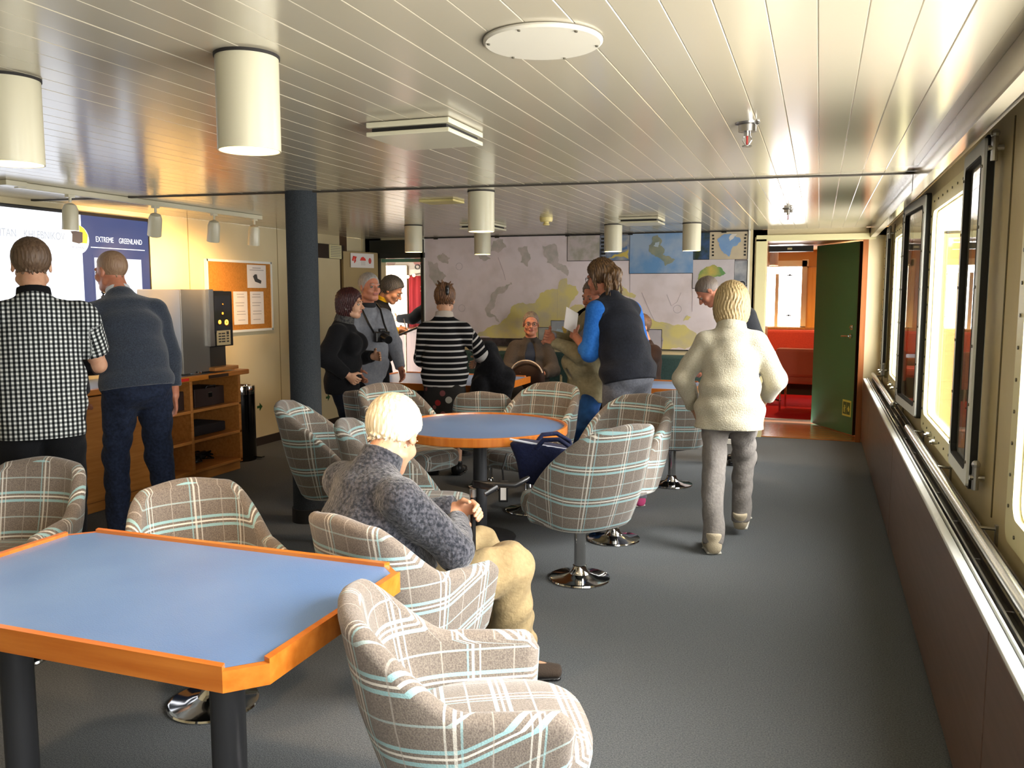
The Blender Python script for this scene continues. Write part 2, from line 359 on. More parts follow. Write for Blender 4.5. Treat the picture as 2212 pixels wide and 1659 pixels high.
# red bench
be = tag(empty('corner_bench', (-.6, YR-.3, 0)), 'red upholstered corner bench under the saloon window', 'bench')
MB().box((-.2, .2, .78), (2.3, .14, .34), bev=.04).obj('backrest', M_redup, be)
MB().box((1.35, .2, .78), (.74, .14, .34), bev=.04).obj('backrest', M_redup, be)
MB().box((.2, -.05, .38), (3.1, .5, .14), bev=.04).obj('seat', M_redup, be)
MB().box((.2, .0, .16), (3.1, .4, .32)).obj('plinth', M_dark, be)
MB().box((.2, .22, .97), (3.2, .10, .03)).obj('cap_rail', M_trimwood, be)
rt = tag(empty('saloon_table', (-.62, 12.3, 0)), 'low wooden table with pale top in the red saloon', 'table')
MB().box((0, 0, .66), (1.05, .7, .02), bev=.005).obj('table_top', M_blue, rt)
MB().box((0, 0, .645), (1.08, .73, .04), bev=.008).obj('edging', M_orange, rt)
MB().lathe([(.03, .02), (.03, .63)], n=16).obj('column', M_black, rt); MB().lathe([(.0, .0), (.19, .0), (.19, .012), (.04, .05), (.0, .05)]).obj('base', M_chrome, rt)
rc = tag(empty('saloon_chair', (-.20, 11.45, 0), R(-8)), 'salmon-red padded chair seen through the open green door', 'chair')
MB().box((0, -.22, .63), (.52, .10, .36), bev=.04).obj('backrest', mat('salmon_upholstery', '#c4705c', .8), rc)
for s in (-1, 1): MB().box((s*.25, .0, .56), (.06, .46, .26), bev=.025).obj('armrest', mat('salmon_upholstery', '#c4705c', .8), rc)
MB().box((0, .02, .42), (.5, .5, .12), bev=.04).obj('seat', mat('salmon_upholstery', '#c4705c', .8), rc)
for sx in (-1, 1):
    for sy in (-1, 1): MB().cyl((sx*.2, sy*.2, 0), (sx*.2, sy*.2, .38), .014, n=10).obj('leg', M_chrome, rc)
sl = tag(empty('ceiling_lamp', (-.63, 12.4, 2.13)), 'white cylindrical ceiling lamp in the red saloon', 'lamp')
MB().lathe([(.085, 0), (.085, -.26), (.078, -.26), (.078, -.03), (0, -.03)]).obj('housing', M_white, sl)
def plight(name, loc, power, col=(1, .62, .28), r=.05, spot=None, aim=None, parent=None, blend=.6):
    l = bpy.data.lights.new(name, 'SPOT' if spot else 'POINT'); l.energy = power; l.color = col; l.shadow_soft_size = r
    if spot: l.spot_size = R(spot); l.spot_blend = blend
    o = bpy.data.objects.new(name, l); COL.objects.link(o); o.location = loc
    if aim is not None: o.rotation_euler = (Vector(aim)).to_track_quat('-Z', 'Y').to_euler()
    if parent: o.parent = parent
    return o
plight('lamp_light', (0, 0, -.24), 70, spot=150, aim=(0, 0, -1), parent=sl)
wl = tag(empty('wall_sconce', (.42, YR-.12, 1.15)), 'small glowing wall lamp in the red saloon beside the board', 'lamp')
MB().lathe([(.03, -.06), (.06, .06), (.055, .06), (.026, -.06)]).obj('shade', mat('lit_shade', '#f0c070', .6, emit='#ffb040', estr=6), wl)
MB().cyl((0, .03, 0), (0, .12, 0), .012).obj('arm', M_steel, wl)
plight('sconce_light', (0, -.05, .09), 22, parent=wl)

# ---------------- left-hand doorway at the far end and the pantry beyond
d2 = struct(empty('door_2', (-4.675, YF, 0)))
MB().box((-.0, -.02, 1.935), (.62, .06, .06)).box((-.295, -.02, .98), (.04, .06, 1.96)).box((.285, -.02, .98), (.03, .06, 1.96)).obj('frame', mat('blackish_green_frame', '#11150f', .4), d2)
MB().box((.0, .06, 1.88), (.55, .10, .04)).obj('door_closer_housing', mat('sage_green_metal', '#5f8a70', .4), d2)
hd = struct(MB().box((-4.72, YF-.03, 2.04), (.70, .06, .15)).obj('trim_6', mat('blackish_green_frame', '#11150f', .4)))
# cream door leaf folded back against the left wall
l2 = empty('door_leaf', (-.465, -.57, 0.01), 0, d2); l2.rotation_euler = (0, 0, R(73.5))
MB().box((.285, 0, .985), (.57, .04, 1.95), bev=.003).obj('leaf', mat('tan_door', '#a08a5c', .5, col2='#98825a', scale=3), l2)
MB().cyl((.34, -.02, 1.55), (.34, -.04, 1.55), .02, n=14).box((.34, -.035, 1.55), (.03, .02, .08)).obj('lock', M_black, l2)
struct(MB().box((XL-.05, 9.0, ZC/2), (.06, .46, ZC)).box((XL-.05, 9.3, ZC/2), (.1, .3, ZC)).obj('wall_left_far', M_wall))
YP = 10.9
struct(MB().box((-4.9, 10.1, -.03), (2.9, 1.6, .05)).obj('floor_pantry', mat('pantry_floor', '#4a3a30', .5)))
struct(MB().box((-4.9, 10.1, 2.16), (2.9, 1.7, .05)).obj('ceiling_pantry', M_wall))
struct(MB().box((-4.9, YP, 1.07), (2.9, .06, 2.14)).obj('wall_pantry_far', mat('pantry_wall', '#8d8478', .5, col2='#847b6f', scale=4)))
struct(MB().box((-6.3, 10.1, 1.07), (.06, 1.7, 2.14)).obj('wall_pantry_left', M_wall))
struct(MB().box((-3.50, 10.1, 1.07), (.06, 1.7, 2.14)).obj('wall_pantry_right', M_wall))
lp = tag(MB().box((-5.62, YP-.053, 1.13), (.38, .05, 1.46), bev=.006).obj('light_panel', mat('frosted_white_panel', '#b5aaa0', .35)), 'tall glossy white panel glowing behind the doorway at the far left', 'panel')
MB().box((-5.425, YP-.073, 1.13), (.02, .03, 1.48)).box((-5.62, YP-.073, 1.865), (.40, .03, .02)).obj('edge', M_alu, lp)
cu = MB(); P = []
for i in range(41):
    x = -5.40+i*.022; P.append([(x, YP-.056+.018*math.sin(i*1.7), .0+z) for z in (1.0, 1.4, 1.73)])
cu.grid(P); co = cu.obj('curtain', mat('crimson_curtain', '#7a1018', .9), smooth=60); tag(co, 'crimson curtain hanging behind the doorway at the far left', 'curtain')
co.modifiers.new('t', 'SOLIDIFY').thickness = .006
pc = tag(empty('pantry_counter', (-4.82, YP-.48, 0)), 'dark brown wooden counter seen through the far left doorway', 'counter')
MB().box((0, 0, .5), (1.1, .5, .98)).obj('body', wood('dark_counter', '#4f2c1a', '#5f3822', .4, 'Z'), pc)
MB().box((0, -.02, 1.01), (1.16, .58, .04), bev=.006).obj('worktop', wood('dark_counter_top', '#4a2e1c', '#5c3c26', .3, 'X'), pc)
for x in (-.3, .08, .42): MB().box((x, -.255, .5), (.02, .012, .95)).obj('rail', M_trimwood, pc)
ps = tag(empty('poster', (-5.40, YP-.035, 1.93)), 'dim poster with round emblems above the crimson curtain', 'poster')
MB().box((.05, 0, 0), (.86, .006, .22)).obj('sheet', mat('poster_grey', '#6f675e', .6), ps)
for (x, z, r, c) in ((-.02, .04, .045, '#3a3f4c'), (.13, -.0, .06, '#5a2a22'), (.30, -.0, .03, '#4a3a34'), (-.28, .0, .07, '#5b4640')):
    MB().cyl((x, -.004, z), (x, -.008, z), r, n=20).obj('emblem', mat('emblem'+c, c, .6), ps)
MB().tube([(.13+.035*math.cos(t*.4), -.008, -.075+.03*math.sin(t*.4)) for t in range(16)], .008, closed=True).obj('ring_mark', M_black, ps)
for i, x in enumerate((-5.33, -5.24)):
    pk = tag(empty('pantry_bulb', (x, YP-.22, 1.715+i*.02)), ('left' if i == 0 else 'right')+' one of two small glowing bulbs above the crimson curtain', 'lamp', 'two pantry bulbs')
    MB().sph((0, 0, 0), .022, 12).obj('bulb', mat('glowing_bulb', '#ffd9a0', .5, emit='#ffc070', estr=14), pk)
    MB().cyl((0, .01, .01), (0, .195, .03), .010).obj('holder', M_steel, pk)
pl2 = tag(empty('pantry_lamp', (-5.45, 10.30, 2.12)), 'round ceiling lamp just inside the far left doorway', 'lamp')
MB().lathe([(.0, 0), (.11, 0), (.10, -.05), (0, -.06)]).obj('housing', mat('lit_diffuser', '#ffe6c4', .5, emit='#ffd9a8', estr=5), pl2)
plight('pantry_light', (0, 0, -.12), 3.2, col=(1, .78, .52), r=.08, parent=pl2)
# ============================================================ FAR WALL: the chart
MP = tag(empty('wall_chart', (0, YF, 0)), 'huge pale arctic wall chart with insets covering the far wall', 'map')
M_sea = mat('chart_sea', '#d6cbcd', .45, col2='#c6bab9', scale=5, detail=8, lo=.45, hi=.75)
MB().box(((-4.37-.70)/2, -.008, (2.125+.985)/2), (3.67, .012, 1.14)).box(((-3.14-.70)/2, -.008, .94), (2.44, .012, .10)).obj('sheet', M_sea, MP)
LAND = {
 'main':[(-3.29,1.34),(-3.34,1.22),(-3.46,1.13),(-3.61,1.07),(-3.73,1.00),(-3.71,0.99),(-3.14,0.99),(-3.03,0.99),(-2.82,1.00),(-2.81,1.18),(-2.62,1.19),(-2.43,1.26),(-2.40,1.34),(-2.54,1.37),(-2.62,1.32),(-2.55,1.43),(-2.50,1.51),(-2.53,1.57),(-2.63,1.59),(-2.64,1.66),(-2.69,1.65),(-2.73,1.60),(-2.74,1.54),(-2.87,1.53),(-2.95,1.49),(-3.00,1.39),(-3.10,1.37),(-3.21,1.38)],
 'main2':[(-2.42,1.34),(-2.18,1.26),(-2.18,1.19),(-2.60,1.19)],
 'right':[(-2.18,1.26),(-1.87,1.27),(-1.83,1.25),(-1.67,1.21),(-1.53,1.18),(-1.39,1.16),(-1.26,1.10),(-1.18,1.02),(-1.24,0.95),(-1.33,0.90),(-1.58,0.90),(-1.58,1.11),(-1.86,1.11),(-2.18,1.10)],
 'mid':[(-2.05,1.57),(-2.00,1.56),(-1.94,1.50),(-1.86,1.47),(-1.88,1.44),(-1.96,1.46),(-2.04,1.48)],
 'isl':[(-1.35,1.20),(-1.31,1.26),(-1.27,1.24),(-1.30,1.21)]}
GREY = {
 'strip':[(-3.29,1.62),(-3.35,1.59),(-3.47,1.54),(-3.54,1.44),(-3.60,1.28),(-3.58,1.23),(-3.43,1.16),(-3.54,1.26),(-3.48,1.42),(-3.42,1.49),(-3.33,1.56),(-3.28,1.59)],
 'g1':[(-4.32,1.87),(-4.25,1.83),(-4.21,1.85),(-4.14,1.74),(-4.09,1.69),(-4.17,1.62),(-4.23,1.58),(-4.28,1.65),(-4.31,1.76)],
 'g2':[(-4.21,1.92),(-4.13,1.96),(-4.04,1.90),(-4.07,1.83),(-4.16,1.86)], 'g3':[(-3.51,2.08),(-3.39,2.10),(-3.35,2.01),(-3.44,1.95),(-3.54,1.97)],
 'g4':[(-3.20,2.01),(-3.10,2.02),(-3.06,1.89),(-3.09,1.79),(-3.18,1.84)], 'g5':[(-2.92,2.02),(-2.78,2.04),(-2.74,1.83),(-2.64,1.78),(-2.63,1.68),(-2.74,1.75),(-2.87,1.83)],
 'g6':[(-3.69,1.93),(-3.60,1.95),(-3.54,1.88),(-3.63,1.86)]}
def rough_poly(P, amp, n=3):
    for _ in range(n):
        Q = []
        for a, c in zip(P, P[1:]+P[:1]):
            d = math.hypot(c[0]-a[0], c[1]-a[1]); t = random.uniform(-amp, amp)*d
            Q += [a, ((a[0]+c[0])/2-(c[1]-a[1])/max(d, 1e-6)*t, (a[1]+c[1])/2+(c[0]-a[0])/max(d, 1e-6)*t)]
        P = Q
    return P
M_land = mat('chart_land', '#cdc17c', .5, col2='#b7ae92', scale=5, detail=8, lo=.42, hi=.68)
M_land2 = mat('chart_islands', '#a8a39a', .5, col2='#bdb2ae', scale=14, detail=6)
for k, P in LAND.items(): MB().prism(rough_poly(P, .13), -.0165, -.0145, 'Y').obj('land_print', M_land, MP)
for k, P in GREY.items(): MB().prism(rough_poly(P, .2), -.0165, -.0145, 'Y').obj('land_print', M_land2, MP)
for (x0_, z1_, x1_, z0_, c1, c2, sc_) in (
  (-2.629, 2.119, -2.268, 1.849, '#b4aaa8', '#9a9688', 9), (-2.266, 2.115, -2.191, 1.848, '#7d8390', '#3c4250', 14), (-2.189, 2.115, -1.940, 1.847, '#9c9a94', '#5f7390', 7),
  (-1.935, 2.125, -1.261, 1.706, '#8fa0b4', '#5d88b4', 3), (-1.263, 2.118, -1.093, 1.848, '#2f4a70', '#22301c', 8), (-1.094, 2.124, -0.714, 1.843, '#b3a488', '#a89c86', 5),
  (-1.260, 1.841, -0.835, 1.547, '#b5aeb0', '#aea6a8', 5), (-0.838, 1.826, -0.711, 1.570, '#9a9a9c', '#6b7078', 6), (-2.960, 1.108, -2.823, 0.945, '#a3a4a0', '#8f938f', 9),
  (-2.813, 1.185, -2.621, 0.903, '#9fa6b0', '#8c95a2', 5), (-2.617, 1.183, -2.174, 0.90, '#a8a2ac', '#a09aa4', 5), (-1.861, 1.102, -1.580, 0.90, '#b2adb4', '#a9a4aa', 5)):
    g = empty('inset', ((x0_+x1_)/2, -.016, (z0_+z1_)/2), 0, MP); w_ = x1_-x0_; h_ = z1_-z0_
    MB().box((0, -.001, 0), (w_+.012, .003, h_+.012)).obj('border', M_black, g)
    MB().box((0, -.003, 0), (w_, .003, h_)).obj('print', mat('inset_%s_%s' % (c1, c2), c1, .45, col2=c2, scale=sc_, detail=6, lo=.42, hi=.62), g)
def print_on(P, c1, c2, y, name='print_shape', sc=9): MB().prism(rough_poly(P, .15), y-.002, y, 'Y').obj(name, mat('p_'+c1+c2, c1, .5, col2=c2, scale=sc, detail=6), MP)
print_on([(-1.69,2.09),(-1.64,2.11),(-1.59,2.05),(-1.61,2.00),(-1.56,1.95),(-1.58,1.90),(-1.45,1.85),(-1.49,1.81),(-1.55,1.78),(-1.57,1.83),(-1.66,1.88),(-1.73,1.94),(-1.73,2.00),(-1.69,2.04)], '#6f7a70', '#8a8b74', -.0205)
print_on([(-1.66,2.03),(-1.62,2.04),(-1.63,1.98),(-1.68,1.99)], '#a3adb4', '#9aa6b0', -.0225)
print_on([(-1.21,1.64),(-1.20,1.69),(-1.12,1.77),(-1.04,1.79),(-0.97,1.76),(-0.92,1.70),(-0.97,1.67),(-1.06,1.66),(-1.12,1.62),(-1.19,1.60)], '#55804a', '#b09a4c', -.0205, sc=7)
print_on([(-1.02,2.05),(-0.98,2.08),(-0.91,2.10),(-0.79,2.06),(-0.78,2.02),(-0.86,1.97),(-0.89,1.87),(-0.94,1.90),(-0.99,1.97)], '#6384ad', '#7390b0', -.0205)
print_on([(-.90,2.06),(-.87,2.10),(-.82,2.10),(-.86,2.05),(-.89,2.03)], '#c4c0b8', '#b8b4ac', -.0225)
print_on([(-2.17,1.87),(-1.95,1.86),(-1.95,1.96),(-2.03,1.92),(-2.10,1.91)], '#b9a44e', '#c4ae5c', -.0205)
print_on([(-2.08,1.92),(-1.96,1.97),(-1.97,2.0),(-2.08,1.97)], '#4a6a94', '#5c7ba2', -.0225)
print_on([(-2.77,1.0),(-2.74,1.10),(-2.68,1.08),(-2.66,.96),(-2.72,.92)], '#a9c0cc', '#9fb4c0', -.0205)
print_on([(-2.69,1.12),(-2.64,1.14),(-2.63,1.05),(-2.66,1.04)], '#a88a3c', '#b89a48', -.0205)
for x in (-1.06, -.735):
    for i in range(7): MB().box((x+random.uniform(-.004, .004), -.0205, 2.09-i*.034), (.022, .002, .018)).obj('print_mark', M_black, MP)
for i in range(6): MB().box((-2.228, -.0205, 2.08-i*.04), (.05, .002, .022)).obj('print_mark', M_black, MP)
for x in (-.815, -.755): MB().tube([(x+.028*math.cos(t*.4), -.021, 1.585+.028*math.sin(t*.4)) for t in range(16)], .006, 8, True).obj('print_ring', M_black, MP)
for (x, z, r) in ((-1.415, 1.325, .042), (-3.93, 1.80, .04), (-3.9, 1.32, .04)): MB().tube([(x+r*math.cos(t*.3), -.0145, z+r*math.sin(t*.3)) for t in range(21)], .0016, 6, True).obj('compass_rose', mat('faint_ink', '#8a8088', .6), MP)
for pts in ([(-3.45, 1.90), (-3.38, 1.72), (-3.36, 1.64)], [(-1.80, 1.50), (-1.70, 1.28), (-1.66, 1.20), (-1.52, 1.14)], [(-1.53, 1.48), (-1.48, 1.36), (-1.42, 1.40), (-1.38, 1.50)], [(-1.26, 1.70), (-1.26, 1.30)], [(-1.93, 1.70), (-1.93, 1.26)], [(-2.745, 1.54), (-2.745, 1.20)]):
    MB().tube([(x, -.0150, z) for x, z in pts], .0018, 6).obj('chart_line', mat('faint_ink', '#8a8088', .6), MP)
MB().box((-3.41, -.012, .937), (.55, .02, .09)).obj('dark_band', mat('dark_print', '#1d1a1c', .5, col2='#4a4148', scale=12), MP)
for x in (-4.375, -.695): MB().box((x, -.014, 1.54), (.018, .028, 1.19)).obj('edge_strip', M_white, MP)
MB().box((-2.53, -.012, 2.131), (3.69, .024, .012)).box((-1.93, -.012, .889), (2.47, .02, .01)).obj('edge_strip', M_dark, MP)
for x in (-4.22, -3.46, -2.63, -1.93, -.95): MB().box((x, -.02, 2.122), (.05, .02, .016)).obj('clip', M_black, MP)
# teal bench under the chart
M_teal = mat('dark_teal_upholstery', '#24403f', .85, col2='#1f3837', scale=60, bump=.2, bscale=200)
bn = tag(empty('wall_bench', (-2.55, YF, 0)), 'dark teal upholstered bench running below the wall chart', 'bench')
for i in range(4):
    x = -1.35+i*.92
    MB().box((x, -.10, .66), (.90, .16, .36), bev=.03).obj('backrest', M_teal, bn)
    MB().box((x, -.36, .37), (.90, .48, .14), bev=.03).obj('seat', M_teal, bn)
MB().box((.03, -.33, .155), (3.66, .44, .29)).obj('plinth', M_black, bn)
MB().box((.03, -.58, .03), (3.66, .02, .05)).obj('toe_rail', M_alu, bn)

# ============================================================ LEFT WALL
# television
TV = tag(empty('wall_screen', (XL+.01, 4.63, 1.52)), 'large lit presentation screen on the left wall', 'screen')
TVW = 1.96; TVH = 1.14   # Y 3.65..5.61
MB().box((.02, 0, 0), (.05, TVW, TVH), bev=.006).obj('bezel', M_black, TV)
M_scr = mat('screen_white', '#080808', .3, emit='#f2f6ff', estr=1.25); M_nav = mat('screen_navy', '#06070c', .3, emit='#3a4a7a', estr=.85)
M_glow = mat('screen_picture', '#c8d0e4', .3, col2='#30384c', scale=9, detail=5, emit='#aebfe0', estr=.42, lo=.5, hi=.62)
YN = .29
MB().box((.047, (-TVW/2+.02+YN)/2, 0), (.003, TVW/2-.02+YN, TVH-.05)).obj('white_field', M_scr, TV)
MB().box((.047, (YN+TVW/2-.025)/2, 0), (.003, TVW/2-.025-YN, TVH-.05)).obj('navy_field', M_nav, TV)
XR = (R(90), 0, R(90))
M_tx = mat('screen_text_white', '#0a0a0a', .4, emit='#ffffff', estr=1.2); M_tg = mat('screen_text_grey', '#0a0a0a', .4, emit='#c8ccd4', estr=.75)
text('lettering', 'EXTREME', .058, M_tx, TV, (.0495, .505, .375), XR, .0003).scale = (.72, 1, 1); text('lettering', 'GREENLAND', .058, M_tx, TV, (.0495, .765, .375), XR, .0003).scale = (.72, 1, 1)
text('lettering', 'KAPITAN', .075, M_tg, TV, (.0495, -.37, .375), XR, .0003).scale.__setitem__(0, .75); text('lettering', 'KHLEBNIKOV', .075, M_tg, TV, (.0495, -.03, .375), XR, .0003).scale.__setitem__(0, .75)
MB().box((.0495, .64, .315), (.002, .54, .006)).obj('rule', M_tx, TV)
MB().cyl((.0485, .25, .365), (.0505, .25, .365), .105, n=36).obj('logo_disc', M_tx, TV)
MB().prism([(.335, .34), (.345, .40), (.315, .445), (.27, .47), (.27, .34)], .0505, .0515, 'X').obj('logo_yellow', mat('logo_yellow', '#e8c020', .4, emit='#f0c820', estr=.8), TV)
MB().prism([(.20, .345), (.205, .40), (.19, .42), (.235, .425), (.30, .42), (.295, .345), (.26, .335)], .0512, .0525, 'X').obj('logo_figure', mat('logo_dark', '#10142a', .4, emit='#10142a', estr=.2), TV)
text('logo_lettering', 'POSEIDON', .022, M_nav, TV, (.0512, .25, .305), XR, .0003)
pc_ = empty('picture', (.0495, .63, -.06), 0, TV)
MB().box((0, 0, 0), (.002, .50, .64)).obj('picture_border', M_nav, pc_)
MB().box((.0015, 0, 0), (.002, .47, .60)).obj('picture_field', mat('screen_pic_white', '#080808', .3, emit='#e8eefc', estr=1.0), pc_)
MB().prism([(-.19, .0), (-.19, -.20), (-.02, -.20), (-.05, -.06), (-.10, .06)], .0025, .0032, 'X').obj('picture_shape', M_glow, pc_)
MB().tube([(.004, -.12+.05*math.cos(t*.35)-.02*math.sin(t*.35), -.02+.09*math.sin(t*.35)) for t in range(18)], .018, 8, True).obj('picture_tyre', mat('pic_black', '#0d1018', .4), pc_)
MB().prism([(-.05, .24), (.02, .22), (.03, .19), (-.04, .21)], .0025, .0032, 'X').obj('picture_shape', M_nav, pc_)
# notice board
nb = tag(empty('notice_board', (XL+.005, 6.79, 1.465)), 'cork notice board with three white sheets on the left wall', 'notice board')
MB().box((.01, 0, 0), (.02, .93, .64)).obj('cork', mat('cork', '#b3762c', .9, col2='#a0681f', scale=70), nb)
for (y, z, dy, dz) in ((0, .325, .96, .022), (0, -.325, .96, .022), (-.475, 0, .022, .67), (.475, 0, .022, .67)): MB().box((.014, y, z), (.03, dy, dz)).obj('frame', M_alu, nb)
for (y0, z1, y1, z0, kind) in ((6.885, 1.765, 7.18, 1.545, 0), (6.67, 1.51, 6.875, 1.20, 1), (6.92, 1.51, 7.13, 1.197, 1)):
    s = empty('sheet', (.023, (y0+y1)/2-6.79, (z0+z1)/2-1.465), 0, nb)
    MB().box((0, 0, 0), (.002, y1-y0, z1-z0)).obj('page', M_paper, s)
    if kind:
        for i in range(10):
            if i % 3 != 2: MB().box((.0015, random.uniform(-.02, .01), .13-i*.027), (.001, .10+random.uniform(0, .04), .006)).obj('print_line', mat('print_grey', '#9a9490', .8), s)
    else:
        MB().box((.0015, 0, .08), (.001, .13, .008)).box((.0015, 0, .06), (.001, .22, .007)).obj('print_line', mat('print_grey', '#9a9490', .8), s)
        MB().prism([(-.06, .0), (-.03, -.05), (.06, -.07), (.07, -.04), (.01, -.02), (.0, .02), (-.03, .02)], .001, .002, 'X').obj('print_picture', mat('print_dark', '#3c3a38', .8), s)
# bulkhead speaker / vent and door poster
vb = tag(empty('wall_vent', (XL, 8.37, 1.955)), 'small dark wall speaker with cream grille near the ceiling by the pillar', 'vent')
MB().box((.015, 0, 0), (.03, .62, .155)).obj('backplate', mat('brown_plate', '#2a1d12', .5), vb)
MB().box((.034, .1, 0), (.012, .25, .15)).obj('grille_frame', M_cream, vb)
for i in range(7): MB().box((.042, .1, -.055+i*.0185), (.006, .21, .008)).obj('slat', mat('grille_grey', '#8d8a7c', .5), vb)
po_ = tag(empty('creature_poster', (-5.030, 8.905, 1.87), 0), 'white poster with three red creatures on the tan door', 'poster'); po_.rotation_euler = (0, 0, R(-16.5))
MB().box((.0, .0, 0), (.003, .37, .165)).obj('sheet', M_paper, po_)
M_red = mat('poster_red', '#d6392c', .6)
MB().tube([(.003, -.155, -.005), (.003, -.135, .04), (.003, -.11, .035), (.003, -.115, .0), (.003, -.13, -.03)], [.012, .016, .018, .012, .005], 8).obj('print_shape', M_red, po_)
MB().prism([(-.04, .0), (.055, -.0), (.045, .025), (.01, .045), (-.02, .035)], .001, .004, 'X').obj('print_shape', M_red, po_)
MB().sph((.001, .12, .0), (.004, .025, .035), 14).obj('print_shape', mat('poster_red_dull', '#b8473c', .6), po_)
for i in range(6): MB().box((.002, -.02+i*.012, -.03), (.001, .002, .05)).obj('print_line', mat('print_grey', '#9a9490', .8), po_)
for i, (y, z, lab) in enumerate(((7.05, .38, 'green arrow sticker low on the wall beside the waste bin'), (8.30, .33, 'green arrow sticker low on the wall right of the pillar'))):
    st = MB().prism([(y-.04, z-.012), (y, z-.012), (y, z-.04), (y+.045, z), (y, z+.04), (y, z+.012), (y-.04, z+.012)], XL+.001, XL+.003, 'X').obj('arrow_sticker', mat('sticker_green', '#1f4a22', .5)); tag(st, lab, 'sticker', 'green arrow stickers')

# counter
CX0, CX1, CY0, CY1, CZ = XL+.03, -4.56, 3.7, 6.02, .85
ct = tag(empty('counter', ((CX0+CX1)/2, (CY0+CY1)/2, 0)), 'beech sideboard counter with open shelves below the screen', 'counter')
def cbox(n, x0, x1, y0, y1, z0, z1, m, bev=.004, par=None):
    return MB().box(((x0+x1-CX0-CX1)/2, (y0+y1-CY0-CY1)/2, (z0+z1)/2), (x1-x0, y1-y0, z1-z0), bev=bev).obj(n, m, par or ct)
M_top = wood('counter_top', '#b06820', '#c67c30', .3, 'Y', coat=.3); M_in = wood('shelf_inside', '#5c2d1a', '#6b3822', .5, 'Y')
cbox('worktop_surface', CX0, CX1-.012, CY0, CY1-.01, CZ-.03, CZ+.002, mat('grey_laminate', '#8f979f', .35))
cbox('edging', CX1-.03, CX1+.02, CY0-.02, CY1+.06, CZ-.035, CZ+.006, M_top, .008)
cbox('edging', CX0, CX1, CY1-.01, CY1+.06, CZ-.035, CZ+.006, M_top, .008)
for y in (CY0, 4.62, 4.99, 5.40, CY1-.03): cbox('upright', CX0, CX1-.03, y, y+.03, .07, CZ-.035, M_beech)
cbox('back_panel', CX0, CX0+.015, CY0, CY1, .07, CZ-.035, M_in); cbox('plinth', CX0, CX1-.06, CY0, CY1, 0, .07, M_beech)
for (ya, yb) in ((4.99, 5.40), (5.40, CY1)):
    for z in (.09, .33, .57): cbox('shelf', CX0, CX1-.03, ya+.03, yb-.0, z-.012, z+.012, M_beech)
cbox('door', CX1-.05, CX1-.03, CY0+.02, 4.60, .08, CZ-.05, M_beech); cbox('door', CX1-.05, CX1-.03, 4.64, 5.0, .08, CZ-.05, M_beech)
cbox('red_label', CX1+.02, CX1+.022, 5.12, 5.33, CZ-.026, CZ-.004, mat('red_tape', '#c8281e', .5))
cbox('dark_label', CX1+.02, CX1+.022, 5.56, 5.80, CZ-.03, CZ-.004, mat('brown_tape', '#3a2412', .5))
for (x, y, z, lab) in ((-4.78, 5.70, .582, 'dark brown box with clasp on the top shelf of the counter'), (-4.78, 5.22, .582, 'dark brown box on the top shelf behind the leaning man')):
    bx_ = tag(empty('storage_box', (x, y, z)), lab, 'box')
    MB().box((0, 0, .075), (.26, .36, .15), bev=.006).obj('body', mat('dark_brown_box', '#2a1712', .5), bx_); MB().box((.132, 0, .09), (.008, .05, .045), bev=.003).obj('clasp', M_chrome, bx_)
    MB().tube([(.132, -.06, .145), (.145, -.05, .165), (.145, .05, .165), (.132, .06, .145)], .006).obj('handle', M_black, bx_)
tag(MB().box((-4.82, 5.70, .39), (.3, .42, .08), bev=.01).obj('folded_cloth', mat('dark_cloth', '#1b1214', .9, bump=.3)), 'dark folded cloth on the middle shelf of the counter', 'cloth')
cb = tag(empty('cable_pile', (-4.80, 5.70, .102)), 'tangle of black cables on the bottom shelf', 'cables')
pts = [(random.uniform(-.10, .10), random.uniform(-.17, .17), .012+.07*random.random()) for i in range(40)]; MB().tube(pts, .007, 6).obj('cable', M_black, cb)
cu_ = tag(empty('paper_cup_stack', (-4.72, 5.24, .102)), 'white stacked cups on the bottom shelf behind the leaning man', 'cups')
MB().lathe([(.026, 0), (.036, .09), (.038, .09), (.036, .12), (.038, .12), (.036, .15), (0, .15)], n=20).obj('cup', M_white, cu_)
lam = tag(empty('napkin_lamp', (-4.80, 4.38, CZ+.003)), 'small glowing yellow cone on the counter between the two men', 'lamp')
MB().lathe([(.055, 0), (.05, .02), (.02, .09), (.012, .11), (0, .112)], n=20).obj('shade', mat('lit_yellow', '#f5d27a', .5, emit='#ffd070', estr=2.5), lam)
# coffee machine
cm = tag(empty('coffee_machine', (-4.84, 5.72, CZ+.006)), 'steel coffee dispenser with black lit front on the counter', 'coffee machine')
MB().box((0, -.18, .34), (.42, .32, .66), bev=.006).obj('body', mat('machine_steel', '#8f8c86', .30, .7), cm)
MB().box((.06, -.02, .44), (.36, .06, .46), bev=.004).obj('side_cheek', M_steel, cm)
MB().box((.02, .10, .35), (.32, .22, .62)).obj('column', mat('dark_steel', '#5a5650', .35, .8), cm)
fr_ = empty('front', (.20, .115, .43), 0, cm)
MB().box((0, 0, 0), (.07, .26, .45), bev=.004).obj('black_panel', M_black, fr_)
MB().box((.037, 0, .04), (.003, .20, .30)).obj('glass', mat('dark_glass', '#14161c', .06), fr_)
for (y, z, r, e) in ((.045, -.03, .022, 5), (-.04, -.025, .017, 3), (.0, .045, .010, 1.5), (.005, .12, .006, .6)):
    MB().cyl((.037, y, z), (.041, y, z), r, n=20).obj('lamp_ring', mat('amber_lamp%.1f' % e, '#ffb040', .4, emit='#ffa030', estr=e), fr_)
    MB().tube([(.040, y+1.5*r*math.cos(t), z+1.5*r*math.sin(t)) for t in (3.5, 4.0, 4.7, 5.4, 5.9)], .0025, 6).obj('bean_outline', mat('bronze', '#6a4a34', .4, .5), fr_)
